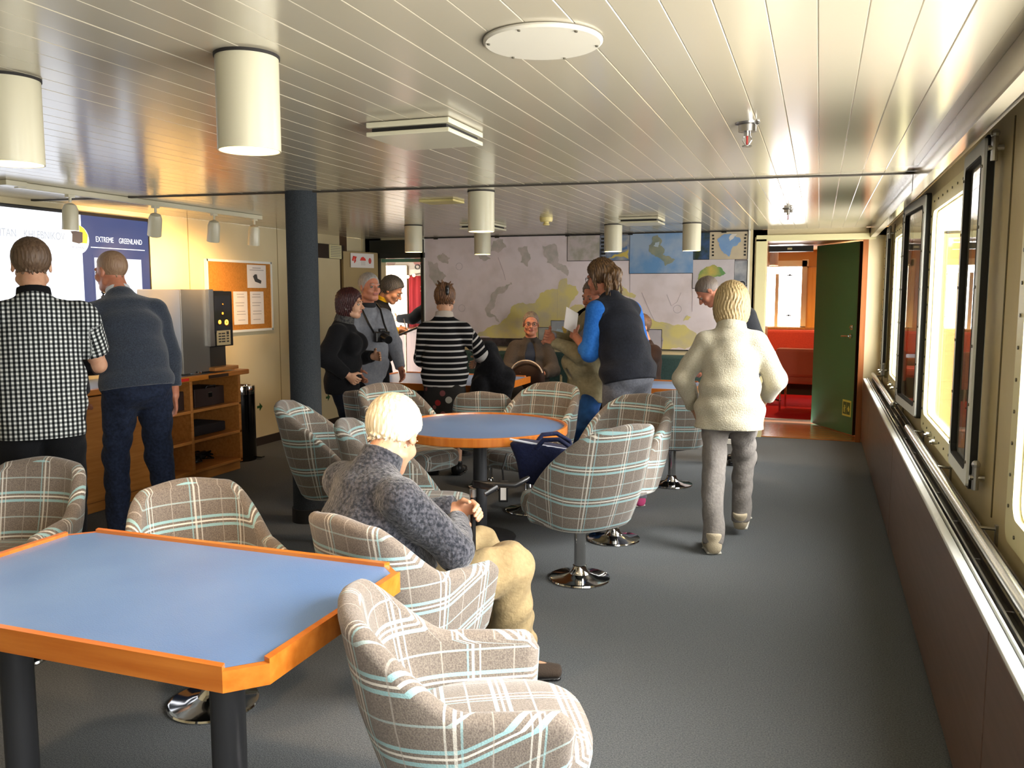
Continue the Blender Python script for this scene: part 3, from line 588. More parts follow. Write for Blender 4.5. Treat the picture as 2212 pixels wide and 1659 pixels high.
MB().cyl((.040, .045, -.03), (.042, .045, -.03), .009, n=16).obj('lamp_core', mat('amber_core', '#d85020', .4, emit='#e05018', estr=2), fr_)
MB().box((.037, .005, -.155), (.004, .17, .12)).obj('plate', mat('cream_plate', '#c9b68c', .5), fr_)
for i in range(4):
    for j, (y, d) in enumerate(((-.045, .03), (.0, .045), (.055, .03))): MB().box((.0395, y, -.12-i*.022), (.001, d, .011)).obj('print_mark', mat('print_dark', '#3c3a38', .8), fr_)
MB().box((.0395, .055, -.117), (.0012, .03, .026)).obj('print_mark', mat('print_dark', '#3c3a38', .8), fr_)
MB().box((.12, .11, .025), (.30, .30, .03), bev=.005).obj('drip_tray', wood('tray_wood', '#b87838', '#c88a48', .4, 'Y'), cm)
MB().cyl((.17, -.16, 0), (.17, -.16, .022), .055, n=24).obj('foot', M_chrome, cm)
# waste bin
wb_ = tag(empty('waste_bin', (-4.86, 6.36, 0)), 'tall chrome cylindrical waste bin beside the counter', 'waste bin')
M_bin = mat('dark_polished_steel', '#4c4a48', .16, 1)
MB().lathe([(.125, .0), (.13, .02), (.13, .60), (.0, .60)], n=40).obj('body', M_bin, wb_, smooth=40)
MB().lathe([(.132, .60), (.132, .66), (.128, .675), (.095, .675), (.09, .62), (0, .62)], n=40).obj('rim', M_chrome, wb_, smooth=40)
MB().box((.12, .08, .02), (.10, .05, .012), bev=.004).obj('pedal', M_black, wb_)

# ============================================================ PILLAR
pi_ = struct(empty('pillar', (-3.135, 4.78, 0)), 'dark grey-blue carpeted pillar rising behind the tables')
pi_['category'] = 'pillar'
MB().cyl((0, 0, 0), (0, 0, ZC), .099, n=40).obj('shaft', mat('pillar_carpet', '#2f3235', .95, col2='#3a3e41', scale=160, bump=.4, spec=.1), pi_, smooth=40)
MB().cyl((0, 0, 0), (0, 0, .09), .108, n=40).obj('foot_band', M_dark, pi_)

# ============================================================ CEILING FITTINGS
lamps = [(-1.482, 2.017, 'white cylinder ceiling lamp nearest the viewer, left of the ceiling vent'), (-2.30, 1.98, 'white cylinder ceiling lamp cut off by the left edge of the picture'), (-2.036, 5.125, 'white cylinder ceiling lamp hanging at the dark ceiling joint'),
         (-3.675, 7.495, 'white cylinder ceiling lamp in front of the far left doorway'), (-3.231, 8.164, 'white cylinder ceiling lamp in front of the left part of the chart'), (-1.851, 8.027, 'white cylinder ceiling lamp left of the large blue inset map'), (-1.13, 8.112, 'white cylinder ceiling lamp right of the large blue inset map')]
M_lit = mat('lit_lamp_inside', '#f6e6b8', .5, emit='#ffdf9a', estr=2.2); M_lamp = mat('lamp_cream_enamel', '#c0baa0', .32, coat=.2)
me_h = MB().lathe([(.082, .006), (.084, .0), (.084, -.245), (.080, -.245), (.080, -.05), (0, -.05)], n=44).mesh('housing', 40)
me_i = MB().lathe([(.079, -.244), (.0795, -.11), (.06, -.09), (.001, -.085)], n=44, cap=False).mesh('lit_inside', 40)
me_r = MB().lathe([(.087, .0), (.087, .008), (0, .008)], n=44).mesh('ceiling_ring', 40)
for (x, y, lab) in lamps:
    l = tag(empty('cylinder_lamp', (x, y, ZC-.008)), lab, 'lamp', 'cylinder ceiling lamps')
    link('housing', me_h, M_lamp, l); link('lit_inside', me_i, M_lit, l); link('ceiling_ring', me_r, M_dark, l)
    plight('bulb_light', (0, 0, -.20), 38, col=(1, .68, .40), r=.06, spot=112, aim=(0, 0, -1), parent=l)
# track with four spots
tr = tag(empty('spot_track', (-4.40, 4.95, ZC)), 'white ceiling track carrying four spotlights above the counter', 'light track')
MB().box((0, 0, -.018), (.035, 2.32, .035), bev=.004).obj('rail', M_lamp, tr)
MB().box((.0, -1.19, -.015), (.09, .14, .03), bev=.004).obj('feed_box', M_lamp, tr)
for i, (y, tilt, az, p) in enumerate(((4.17, 4, 180, 14), (4.90, 22, 150, 150), (5.52, 14, 170, 60), (6.02, 10, 160, 45))):
    sp = tag(empty('spotlight', (-4.40, y, ZC-.035)), ('first', 'second', 'third', 'fourth')[i]+' white spotlight on the ceiling track, counted from the left', 'spotlight', 'track spotlights')
    MB().cyl((0, 0, 0), (0, 0, -.045), .009, n=10).box((0, 0, -.008), (.03, .05, .016)).obj('stem', M_lamp, sp)
    hd_ = empty('head', (0, 0, -.05), R(az), sp); hd_.rotation_euler = (0, R(-tilt) if az else 0, R(0)); hd_.rotation_euler = (R(tilt*.7 if i != 0 else 0), R(tilt), 0)
    MB().lathe([(.012, .0), (.035, -.012), (.046, -.04), (.048, -.165), (.044, -.165), (.043, -.06), (0, -.06)], n=28).obj('housing', M_lamp, hd_, smooth=40)
    MB().lathe([(.042, -.150), (.03, -.155), (0, -.155)], n=28).obj('lens', mat('spot_lens', '#fff0d0', .4, emit='#ffe0a0', estr=6 if i == 1 else 1.5), hd_)
    plight('spot_light', (0, 0, -.175), p, col=(1, .60, .24), r=.03, spot=105, aim=(-.80, .35 if i == 1 else .05, -.75), parent=hd_, blend=.8)
def diffuser(x, y, w, name, lab):
    v = tag(empty(name, (x, y, ZC)), lab, 'vent')
    MB().box((0, 0, -.012), (w, w, .020), bev=.003).obj('frame', M_lamp, v); MB().box((0, 0, -.030), (w*.9, w*.9, .014)).obj('gap', M_dark, v); MB().box((0, 0, -.046), (w, w, .016), bev=.003).obj('plate', M_lamp, v)
diffuser(-1.46, 3.10, .34, 'ceiling_vent', 'square two-tier ceiling vent just beyond the nearest lamp')
diffuser(-1.46, 7.42, .34, 'ceiling_vent', 'square two-tier ceiling vent above the blue inset map')
diffuser(-3.0, 7.6, .34, 'ceiling_vent', 'square two-tier ceiling vent behind the hanging lamps at the far left')
hz = tag(empty('ceiling_hatch', (-2.50, 5.55, ZC)), 'small flat cream ceiling plate just beyond the dark joint', 'ceiling plate')
MB().box((0, 0, -.008), (.26, .20, .016), bev=.004).obj('plate', mat('aged_cream', '#c8b878', .5), hz)
dc = tag(empty('ceiling_disc', (-.684, 2.15, ZC)), 'flat round cream ceiling cover with dark rim', 'ceiling cover')
MB().lathe([(.152, .0), (.152, -.006), (.146, -.011), (0, -.012)], n=56).obj('plate', mat('disc_cream', '#c9c2b0', .35), dc, smooth=30)
MB().lathe([(.154, .0), (.154, -.002), (.150, -.002), (.150, 0)], n=56).obj('rim', mat('rim_grey', '#6b6454', .6), dc)
for a in range(6): MB().cyl((.138*math.cos(a*1.047+.4), .138*math.sin(a*1.047+.4), -.009), (.138*math.cos(a*1.047+.4), .138*math.sin(a*1.047+.4), -.0145), .004, n=8).obj('screw', M_screw, dc)
for (x, y, lab) in ((-.278, 3.424, 'nearer fire sprinkler on the ceiling right of centre'), (-.245, 6.944, 'farther fire sprinkler on the ceiling before the open doorway'), (-2.45, 2.12, 'fire sprinkler beside the ceiling lamp at the left edge')):
    s = tag(empty('sprinkler', (x, y, ZC)), lab, 'sprinkler', 'fire sprinklers')
    MB().lathe([(.046, 0), (.044, -.006), (.033, -.010), (.033, -.034), (0, -.034)], n=28).obj('escutcheon', M_steel, s, smooth=40)
    MB().cyl((0, 0, -.034), (0, 0, -.05), .012, n=12).tube([(-.012, 0, -.05), (-.016, 0, -.065), (-.004, 0, -.085)], .003, 6).tube([(.012, 0, -.05), (.016, 0, -.065), (.004, 0, -.085)], .003, 6).cyl((0, 0, -.085), (0, 0, -.089), .018, n=14).obj('head', M_steel, s)
    MB().cyl((0, 0, -.05), (0, 0, -.082), .004, n=8).obj('bulb', mat('sprinkler_red', '#a02018', .3), s)
sm = tag(empty('smoke_detector', (-2.222, 7.097, ZC)), 'small round cream smoke detector on the far ceiling', 'detector')
MB().lathe([(.055, 0), (.055, -.02), (.05, -.035), (0, -.035)], n=28).obj('base', mat('aged_cream', '#c8b878', .5), sm, smooth=40); MB().lathe([(.022, -.035), (.022, -.05), (.03, -.055), (.025, -.065), (0, -.068)], n=20).obj('sensor', mat('aged_cream', '#c8b878', .5), sm, smooth=40)

# ============================================================ TABLES
M_leg = mat('dark_table_leg', '#2f3033', .42, .2)
def chamfer_table(name, x0, x1, y0, y1, lab, legs, zt=.70, ch=.07, ang=0):
    cx, cy = (x0+x1)/2, (y0+y1)/2; hx, hy = (x1-x0)/2, (y1-y0)/2
    t = tag(empty(name, (cx, cy, 0), ang), lab, 'table')
    oct_ = lambda o: [(hx-ch-o*.4, -hy+o), (hx-o, -hy+ch+o*.4), (hx-o, hy-ch-o*.4), (hx-ch-o*.4, hy-o), (-hx+ch+o*.4, hy-o), (-hx+o, hy-ch-o*.4), (-hx+o, -hy+ch+o*.4), (-hx+ch+o*.4, -hy+o)]
    MB().prism(oct_(.018), zt-.028, zt-.004).obj('table_top', M_blue, t)
    MB().prism(oct_(.05), zt-.05, zt-.028).obj('underside', M_dark, t)
    for i in range(8):
        O = oct_(0); I = oct_(.019); a, b_ = O[i], O[(i+1) % 8]; c, d = I[(i+1) % 8], I[i]
        corner = i % 2 == 0; top = zt-.004 if corner else zt+.007
        m_ = M_orange if i in (1, 5) else M_orange
        MB().prism([a, b_, c, d], zt-.052, top).obj('edge_strip', m_, t)
    for (lx, ly) in legs:
        MB().cyl((lx-cx, ly-cy, .012), (lx-cx, ly-cy, zt-.05), .042, n=28).obj('leg', M_leg, t, smooth=40)
        MB().lathe([(0, 0), (.075, 0), (.075, .006), (.05, .014), (0, .014)], c=(lx-cx, ly-cy, 0), n=24).obj('foot_plate', M_leg, t)
    return t
chamfer_table('lounge_table', -2.345, -1.10, 1.44, 2.20, 'blue table with orange wooden rim in the left foreground', [(-2.03, 1.66), (-1.335, 1.66)])
chamfer_table('lounge_table', -3.98, -2.56, 6.74, 7.77, 'blue table with orange rim behind the woman in the striped top', [(-3.5, 7.25), (-3.05, 7.25)])
chamfer_table('lounge_table', -1.92, -.93, 7.05, 7.80, 'blue table with orange rim half hidden behind the woman in the cream sweater', [(-1.43, 7.42)])
rt_ = tag(empty('round_table', (-1.915, 4.785, 0)), 'round blue table with orange rim and one dark column', 'table')
MB().lathe([(0, .672), (.512, .672), (.512, .694), (0, .696)], n=72).obj('table_top', M_blue, rt_, smooth=30)
MB().lathe([(.508, .655), (.530, .655), (.533, .66), (.533, .700), (.528, .705), (.514, .705), (.512, .694), (.508, .694)], n=72).obj('edge_strip', wood('orange_round_edging', '#b5611a', '#c9782c', .28, 'Z', coat=.4), rt_, smooth=30)
MB().cyl((0, 0, .012), (0, 0, .672), .042, n=28).obj('column', M_leg, rt_, smooth=40)
MB().lathe([(0, 0), (.22, 0), (.22, .008), (.06, .03), (0, .03)], n=40).obj('base', M_leg, rt_, smooth=40)
MB().box((0, 0, .66), (.5, .06, .02)).box((0, 0, .66), (.06, .5, .02)).obj('bracket', M_leg, rt_)
# ============================================================ TARTAN CHAIRS
def plaid(name):
    m = bpy.data.materials.new(name); m.use_nodes = True; nt = m.node_tree; N = nt.nodes; L = nt.links; b = N['Principled BSDF']
    b.inputs['Roughness'].default_value = .92; b.inputs['Sheen Weight'].default_value = .25; b.inputs['Specular IOR Level'].default_value = .15
    uv = N.new('ShaderNodeUVMap'); uv.uv_map = 'UVMap'; sp = N.new('ShaderNodeSeparateXYZ'); L.new(uv.outputs[0], sp.inputs[0])
    nz = N.new('ShaderNodeTexNoise'); nz.inputs['Scale'].default_value = 240; nz.inputs['Detail'].default_value = 4; tc = N.new('ShaderNodeTexCoord'); L.new(tc.outputs['Object'], nz.inputs[0])
    rb = N.new('ShaderNodeValToRGB'); rb.color_ramp.elements[0].position = .3; rb.color_ramp.elements[1].position = .7
    rb.color_ramp.elements[0].color = lin('#5d544d'); rb.color_ramp.elements[1].color = lin('#80766c'); L.new(nz.outputs[0], rb.inputs[0]); cur = rb.outputs[0]
    def bands(axis, period, stops):
        d = N.new('ShaderNodeMath'); d.operation = 'DIVIDE'; d.inputs[1].default_value = period; L.new(sp.outputs[axis], d.inputs[0])
        ad = N.new('ShaderNodeMath'); ad.operation = 'ADD'; ad.inputs[1].default_value = 50.3; L.new(d.outputs[0], ad.inputs[0])
        fr = N.new('ShaderNodeMath'); fr.operation = 'FRACT'; L.new(ad.outputs[0], fr.inputs[0])
        rp = N.new('ShaderNodeValToRGB'); cr = rp.color_ramp; cr.interpolation = 'CONSTANT'
        cr.elements[0].position = 0; cr.elements[0].color = (0, 0, 0, 0); cr.elements[1].position = .999; cr.elements[1].color = (0, 0, 0, 0)
        for (a, bb, col, al) in stops:
            e = cr.elements.new(a); c = lin(col); e.color = (c[0], c[1], c[2], al)
            e = cr.elements.new(bb); e.color = (0, 0, 0, 0)
        L.new(fr.outputs[0], rp.inputs[0]); return rp
    cy, wh, gr = '#93c0c4', '#d9d5ca', '#a39c92'
    for axis, P, st in ((1, .165, [(.10, .165, cy, .72), (.215, .255, wh, .85), (.305, .37, cy, .72), (.70, .735, '#9fb4b2', .6)]), (0, .185, [(.08, .105, wh, .55), (.17, .21, wh, .6), (.25, .275, cy, .5), (.62, .64, gr, .6)])):
        rp = bands(axis, P, st); mx = N.new('ShaderNodeMix'); mx.data_type = 'RGBA'
        L.new(rp.outputs['Alpha'], mx.inputs['Factor']); L.new(cur, mx.inputs['A']); L.new(rp.outputs['Color'], mx.inputs['B']); cur = mx.outputs['Result']
    L.new(cur, b.inputs['Base Color'])
    bp = N.new('ShaderNodeBump'); bp.inputs['Strength'].default_value = .35; bp.inputs['Distance'].default_value = .004; L.new(nz.outputs[0], bp.inputs['Height']); L.new(bp.outputs[0], b.inputs['Normal'])
    return m
M_plaid = plaid('grey_tartan_wool')
def sstep(a, b, x): t = min(1, max(0, (x-a)/(b-a))); return t*t*(3-2*t)
def shell_mesh(kind):
    W, D, yc = (.260, .255, .0) if kind == 'arm' else (.275, .26, .0); F = .195 if kind == 'arm' else .17
    pts = [(-W, F+(yc-F)*i/12) for i in range(12)]
    for i in range(49):
        a = math.pi+math.pi*i/48; c, s = math.cos(a), math.sin(a)
        pts.append((W*math.copysign(abs(c)**.72, c), yc-D*abs(s)**.72))
    pts += [(W, yc+(F-yc)*i/12) for i in range(1, 13)]
    d = [0]
    for p, q in zip(pts, pts[1:]): d.append(d[-1]+math.hypot(q[0]-p[0], q[1]-p[1]))
    Ltot = d[-1]; NU = 64; PP = []
    for i in range(NU+1):
        t = Ltot*i/NU; k = max(0, min(len(d)-2, next((j for j in range(len(d)-1) if d[j+1] >= t), len(d)-2))); f_ = (t-d[k])/max(1e-9, d[k+1]-d[k])
        PP.append(Vector((pts[k][0]+(pts[k+1][0]-pts[k][0])*f_, pts[k][1]+(pts[k+1][1]-pts[k][1])*f_)))
    z0 = .315; P = []; UV = []
    for i in range(NU+1):
        a = PP[max(0, i-1)]; c = PP[min(NU, i+1)]; tg = (c-a).normalized(); n = Vector((tg.y, -tg.x))  # outward
        u = (i/NU-.5)*Ltot; s = abs(u)/(Ltot/2)
        if kind == 'arm':
            T = .785-.02*sstep(.0, .3, s)-.185*sstep(.26, .60, s)-.012*sstep(.6, 1, s); T -= .05*max(0, (s-.93)/.07)**2
            rec = .085*(1-sstep(.30, .62, s))
        else:
            T = .868-.02*sstep(.0, .36, s) if s < .36 else .848-.45*((s-.36)/.64)**1.08
            if .30 < s < .44: T -= .018*math.sin((s-.30)/.14*math.pi)
            rec = .10*(1-sstep(.30, .8, s))
        thk = .058; e = max(0, (s-.955)/.045); thk_e = thk*math.sqrt(max(.02, 1-e*e)); row = []; ruv = []
        def pos(off, z):
            h = (z-z0)/.5; q = PP[i]*(.86+.14*min(1, h*2.2)**.7)+n*(off+.012*h)+Vector((0, -1))*rec*max(0, h); return (q.x, q.y, z)
        nv = 9; rim = thk_e/2; top = T-rim
        vsh = (-.45*max(0, abs(u)-.36) if kind == 'arm' else -.12*max(0, abs(u)-.3))
        for j in range(nv): z = z0+.02+(top-z0-.02)*j/(nv-1); row.append(pos((thk_e-thk)/2, z)); ruv.append((u, z+vsh))
        for j in range(1, 7): a_ = math.pi*j/7; row.append(pos((thk_e-thk)/2-rim+rim*math.cos(a_), top+rim*math.sin(a_))); ruv.append((u, top+rim*a_/2+vsh))
        zi = .36
        for j in range(nv): z = top+(zi-top)*j/(nv-1); row.append(pos((thk_e-thk)/2-thk_e, z)); ruv.append((u*.9, z+.03))
        row.append(pos((thk_e-thk)/2-thk_e*.9, z0)); ruv.append((u, z0)); row.append(pos((thk_e-thk)/2-thk_e*.1, z0)); ruv.append((u, z0))
        P.append(row); UV.append(ruv)
    b = MB(); V = b.grid(P, UV, wrapv=True)
    b.b.faces.new(V[0]); b.b.faces.new(V[-1][::-1])
    return b.mesh('shell', 60)
def seat_mesh(kind):
    b = MB(); hx = .212 if kind == 'arm' else .232; y0, y1 = (-.19, .275) if kind == 'arm' else (-.19, .33); P = []; UV = []; n = 48
    zt = .455 if kind == 'arm' else .45
    for (sc, z) in ((.0, .335), (.86, .335), (.97, .35), (1., .385), (1., zt-.04), (.965, zt-.012), (.88, zt), (.6, zt+.008), (.3, zt+.011), (.0, zt+.011)):
        row = []; ruv = []
        for j in range(n):
            a = 2*math.pi*j/n; c, s = math.cos(a), math.sin(a)
            x = hx*math.copysign(abs(c)**.7, c)*sc; y = (y0+y1)/2+(y1-y0)/2*math.copysign(abs(s)**.7, s)*sc; row.append((x, y, z)); ruv.append((x+.04, y+.05+(z if sc == 1 else zt-.04)*.9))
        ruv.append(ruv[0]); P.append(row); UV.append(ruv)
    b.grid(P, UV, wrapv=True); return b.mesh('seat', 60)
CH = {k: (shell_mesh(k), seat_mesh(k)) for k in ('arm', 'wing')}
me_pan = MB().lathe([(.05, .285), (.12, .29), (.20, .318), (.20, .34), (0, .34)], n=32).mesh('underside', 40)
me_col = MB().cyl((0, 0, .03), (0, 0, .29), .031, n=24).mesh('column', 40)
me_base = MB().lathe([(0, 0), (.160, 0), (.163, .006), (.160, .013), (.150, .016), (.10, .020), (.055, .034), (.040, .055), (.036, .075), (.031, .078), (0, .078)], n=48).mesh('base', 30)
def chair(x, y, fx, fy, kind, lab):
    c = tag(empty('tub_chair' if kind == 'arm' else 'wing_chair', (x, y, 0), rz_of(fx, fy)), lab, 'chair', 'grey tartan swivel chairs')
    link('shell', CH[kind][0], M_plaid, c); link('seat', CH[kind][1], M_plaid, c); link('underside', me_pan, M_gasket, c); link('column', me_col, M_chrome, c); link('base', me_base, M_chrome, c)
    return c
chair(-.76, 1.89, .88, .47, 'arm', 'grey tartan armchair in the right foreground, cut off by the bottom edge')
chair(-1.33, 2.66, .36, .93, 'arm', 'grey tartan armchair in which the white-haired man sits')
chair(-2.04, 2.46, .80, -.60, 'arm', 'grey tartan armchair behind the far edge of the foreground table')
chair(-3.09, 2.50, .28, -.96, 'arm', 'grey tartan armchair at the left edge, behind the man in the checked shirt')
chair(-1.137, 4.246, -.84, .54, 'wing', 'grey tartan chair holding the navy bag, brightly lit from the windows')
chair(-1.132, 5.017, -.40, -.92, 'wing', 'dark-looking grey tartan chair just behind the one with the navy bag')
chair(-1.04, 6.64, -.25, .97, 'arm', 'grey tartan armchair left of the woman in the cream sweater')
chair(-1.84, 5.50, -.28, -.96, 'wing', 'grey tartan chair on the far side of the round table')
chair(-2.58, 5.20, .90, -.40, 'wing', 'grey tartan chair behind the white-haired man\'s head, left of the round table')
chair(-2.64, 4.39, .93, .36, 'wing', 'grey tartan chair in front of the dark pillar')
chair(-1.92, 3.86, .92, .34, 'wing', 'grey tartan chair hidden behind the seated white-haired man')
chair(-2.36, 6.08, -.20, .98, 'arm', 'pale-looking grey tartan armchair right of the floral skirt')
chair(-3.12, 5.86, .15, .99, 'arm', 'dark grey tartan armchair before the far table, left of the striped top')
# ============================================================ PEOPLE: a distance-field modeller (smooth unions -> one continuous surface)
V3 = lambda *a: np.array(a, float)
def rotx(a): c, s = math.cos(R(a)), math.sin(R(a)); return np.array([[1, 0, 0], [0, c, -s], [0, s, c]])
def roty(a): c, s = math.cos(R(a)), math.sin(R(a)); return np.array([[c, 0, s], [0, 1, 0], [-s, 0, c]])
def rotz(a): c, s = math.cos(R(a)), math.sin(R(a)); return np.array([[c, -s, 0], [s, c, 0], [0, 0, 1]])
def nrm(v): v = np.asarray(v, float); return v/max(1e-9, np.linalg.norm(v))
class Field:
    def __init__(s, lo, hi, dx=.007, dz=None, fine=()):
        s.x = np.arange(lo[0], hi[0]+dx, dx).astype(np.float32); s.y = np.arange(lo[1], hi[1]+dx, dx).astype(np.float32)
        if dz is None: s.z = np.arange(lo[2], hi[2]+dx, dx).astype(np.float32)
        else:
            z = [lo[2]]
            while z[-1] < hi[2]: z.append(z[-1]+(dx*.9 if any(a-.01 < z[-1] < b for a, b in fine) else dz))
            s.z = np.array(z, np.float32)
        s.f = np.full((len(s.x), len(s.y), len(s.z)), .08, np.float32)
    def win(s, lo, hi):
        r = []
        for ax, a, b in ((s.x, lo[0], hi[0]), (s.y, lo[1], hi[1]), (s.z, lo[2], hi[2])):
            i0, i1 = max(0, np.searchsorted(ax, a)-1), min(len(ax), np.searchsorted(ax, b)+1); r.append(slice(i0, max(i0, i1)))
        return tuple(r)
    def pts(s, w): return s.x[w[0]][:, None, None], s.y[w[1]][None, :, None], s.z[w[2]][None, None, :]
    def add(s, fn, lo, hi, k=.015, sub=False, mat_=False):
        w = s.win(np.asarray(lo)-.06, np.asarray(hi)+.06); cur = s.f[w]
        if cur.size == 0: return
        d = fn(*s.pts(w))
        if sub:
            h = np.clip(.5-.5*(cur+d)/k, 0, 1); s.f[w] = cur*(1-h)-d*h+k*h*(1-h)
        else:
            h = np.clip(.5+.5*(cur-d)/k, 0, 1); s.f[w] = d*h+cur*(1-h)-k*h*(1-h)
    def rc(s, a, b, ra, rb, k=.015, flat=False, sub=False):
        a = np.asarray(a, float); b = np.asarray(b, float); ba = b-a; L2 = max(1e-9, ba@ba); ax = ba/math.sqrt(L2)
        def fn(X, Y, Z):
            px, py, pz = X-a[0], Y-a[1], Z-a[2]; h = np.clip((px*ba[0]+py*ba[1]+pz*ba[2])/L2, 0, 1)
            d = np.sqrt((px-h*ba[0])**2+(py-h*ba[1])**2+(pz-h*ba[2])**2)-(ra+(rb-ra)*h)
            if flat: d = np.maximum(d, (px*ax[0]+py*ax[1]+pz*ax[2])-math.sqrt(L2))
            return d
        r = max(ra, rb); s.add(fn, np.minimum(a, b)-r, np.maximum(a, b)+r, k, sub)
    def ec(s, a, b, A, B, side, k=.03):
        a = np.asarray(a, float); b = np.asarray(b, float); ba = b-a; L2 = max(1e-9, ba@ba); ax = ba/math.sqrt(L2)
        sd = nrm(np.asarray(side)-ax*(ax@np.asarray(side))); dp = np.cross(ax, sd)
        def fn(X, Y, Z):
            px, py, pz = X-a[0], Y-a[1], Z-a[2]; h = np.clip((px*ba[0]+py*ba[1]+pz*ba[2])/L2, 0, 1)
            qx, qy, qz = px-h*ba[0], py-h*ba[1], pz-h*ba[2]
            u = qx*sd[0]+qy*sd[1]+qz*sd[2]; v = qx*dp[0]+qy*dp[1]+qz*dp[2]; w = qx*ax[0]+qy*ax[1]+qz*ax[2]
            rx = A[0]+(B[0]-A[0])*h; ry = A[1]+(B[1]-A[1])*h; m = np.minimum(rx, ry)*.6
            return (np.sqrt((u/rx)**2+(v/ry)**2+(w/m)**2)-1)*np.minimum(rx, ry)
        r = max(*A, *B); s.add(fn, np.minimum(a, b)-r, np.maximum(a, b)+r, k)
    def el(s, c, rad, M=None, k=.012, sub=False):
        c = np.asarray(c, float); M = np.eye(3) if M is None else M; rm = min(rad)
        def fn(X, Y, Z):
            px, py, pz = X-c[0], Y-c[1], Z-c[2]; q = [px*M[0, i]+py*M[1, i]+pz*M[2, i] for i in range(3)]
            return (np.sqrt((q[0]/rad[0])**2+(q[1]/rad[1])**2+(q[2]/rad[2])**2)-1)*rm
        r = max(rad); s.add(fn, c-r, c+r, k, sub)
    def cut(s, p, n, keep_below=None):
        """remove the side the normal points to"""
        X, Y, Z = s.x[:, None, None], s.y[None, :, None], s.z[None, None, :]
        s.f = np.maximum(s.f, (n[0]*(X-p[0])+n[1]*(Y-p[1])+n[2]*(Z-p[2])).astype(np.float32))
    def folds(s, amp, freq=38, seed=0, up=1.0):
        rg = np.random.RandomState(seed); X, Y, Z = s.x[:, None, None], s.y[None, :, None], s.z[None, None, :]; t = 0
        for i in range(5):
            d = nrm(rg.normal(size=3)*V3(1, 1, up))*freq*rg.uniform(.5, 1.7); ph = rg.uniform(0, 6.28); e = nrm(rg.normal(size=3))*freq*.45
            t = t+np.sin(d[0]*X+d[1]*Y+d[2]*Z+ph+1.4*np.sin(e[0]*X+e[1]*Y+e[2]*Z))
        s.f += (amp*.4*t).astype(np.float32)
    def mesh(s, name):
        f = s.f; ins = f < 0; nx, ny, nz = f.shape
        c = sum(ins[i:nx-1+i, j:ny-1+j, k:nz-1+k].astype(np.int8) for i in (0, 1) for j in (0, 1) for k in (0, 1))
        act = (c > 0) & (c < 8); I, J, K = np.nonzero(act); n = len(I)
        idx = np.full(act.shape, -1, np.int32); idx[I, J, K] = np.arange(n)
        acc = np.zeros((n, 3)); cnt = np.zeros(n); ax = (s.x, s.y, s.z)
        for d in range(3):
            o = [q for q in range(3) if q != d]
            for a in (0, 1):
                for b in (0, 1):
                    off = [0, 0, 0]; off[o[0]] = a; off[o[1]] = b; A = (I+off[0], J+off[1], K+off[2]); off[d] = 1; B = (I+off[0], J+off[1], K+off[2])
                    fa, fb = f[A], f[B]; m = (fa < 0) != (fb < 0); t = np.where(m, fa/np.where(m, fa-fb, 1), 0)
                    P = np.stack([ax[q][A[q]] for q in range(3)], 1); P[:, d] += t*(ax[d][B[d]]-ax[d][A[d]])
                    acc[m] += P[m]; cnt[m] += 1
        V = acc/cnt[:, None]; F = []
        for d in range(3):
            sl0 = [slice(None)]*3; sl1 = [slice(None)]*3; sl0[d] = slice(0, -1); sl1[d] = slice(1, None)
            a_, b_ = ins[tuple(sl0)], ins[tuple(sl1)]; ch = a_ != b_; o = [q for q in range(3) if q != d]
            sl = [slice(None)]*3; sl[o[0]] = slice(1, -1); sl[o[1]] = slice(1, -1); q = np.nonzero(ch[tuple(sl)])
            g = [None]*3; g[d] = q[d]; g[o[0]] = q[o[0]]+1; g[o[1]] = q[o[1]]+1
            def ci(da, db): h = [None]*3; h[d] = g[d]; h[o[0]] = g[o[0]]-da; h[o[1]] = g[o[1]]-db; return idx[h[0], h[1], h[2]]
            Q = np.stack([ci(1, 1), ci(0, 1), ci(0, 0), ci(1, 0)], 1); flip = a_[tuple(g)]
            if d == 1: flip = ~flip
            Q[~flip] = Q[~flip][:, ::-1]; F.append(Q)
        F = np.concatenate(F); F = F[(F >= 0).all(1)]
        me = bpy.data.meshes.new(name); me.vertices.add(n); me.vertices.foreach_set('co', V.astype(np.float32).ravel())
        me.loops.add(F.size); me.loops.foreach_set('vertex_index', F.astype(np.int32).ravel()); me.polygons.add(len(F))
        me.polygons.foreach_set('loop_start', np.arange(0, F.size, 4, dtype=np.int32)); me.polygons.foreach_set('use_smooth', np.ones(len(F), bool))
        me.update(calc_edges=True); me.validate(); return me, V, F
def ik(a, c, l1, l2, pole):
    a = np.asarray(a, float); c = np.asarray(c, float); d = np.linalg.norm(c-a); d = min(max(d, abs(l1-l2)+.005), l1+l2-.004); ax = nrm(c-a); c2 = a+ax*d
    x = (l1*l1-l2*l2+d*d)/(2*d); h = math.sqrt(max(0, l1*l1-x*x)); p = np.asarray(pole, float); p = nrm(p-ax*(p@ax)); return a+ax*x+p*h, c2

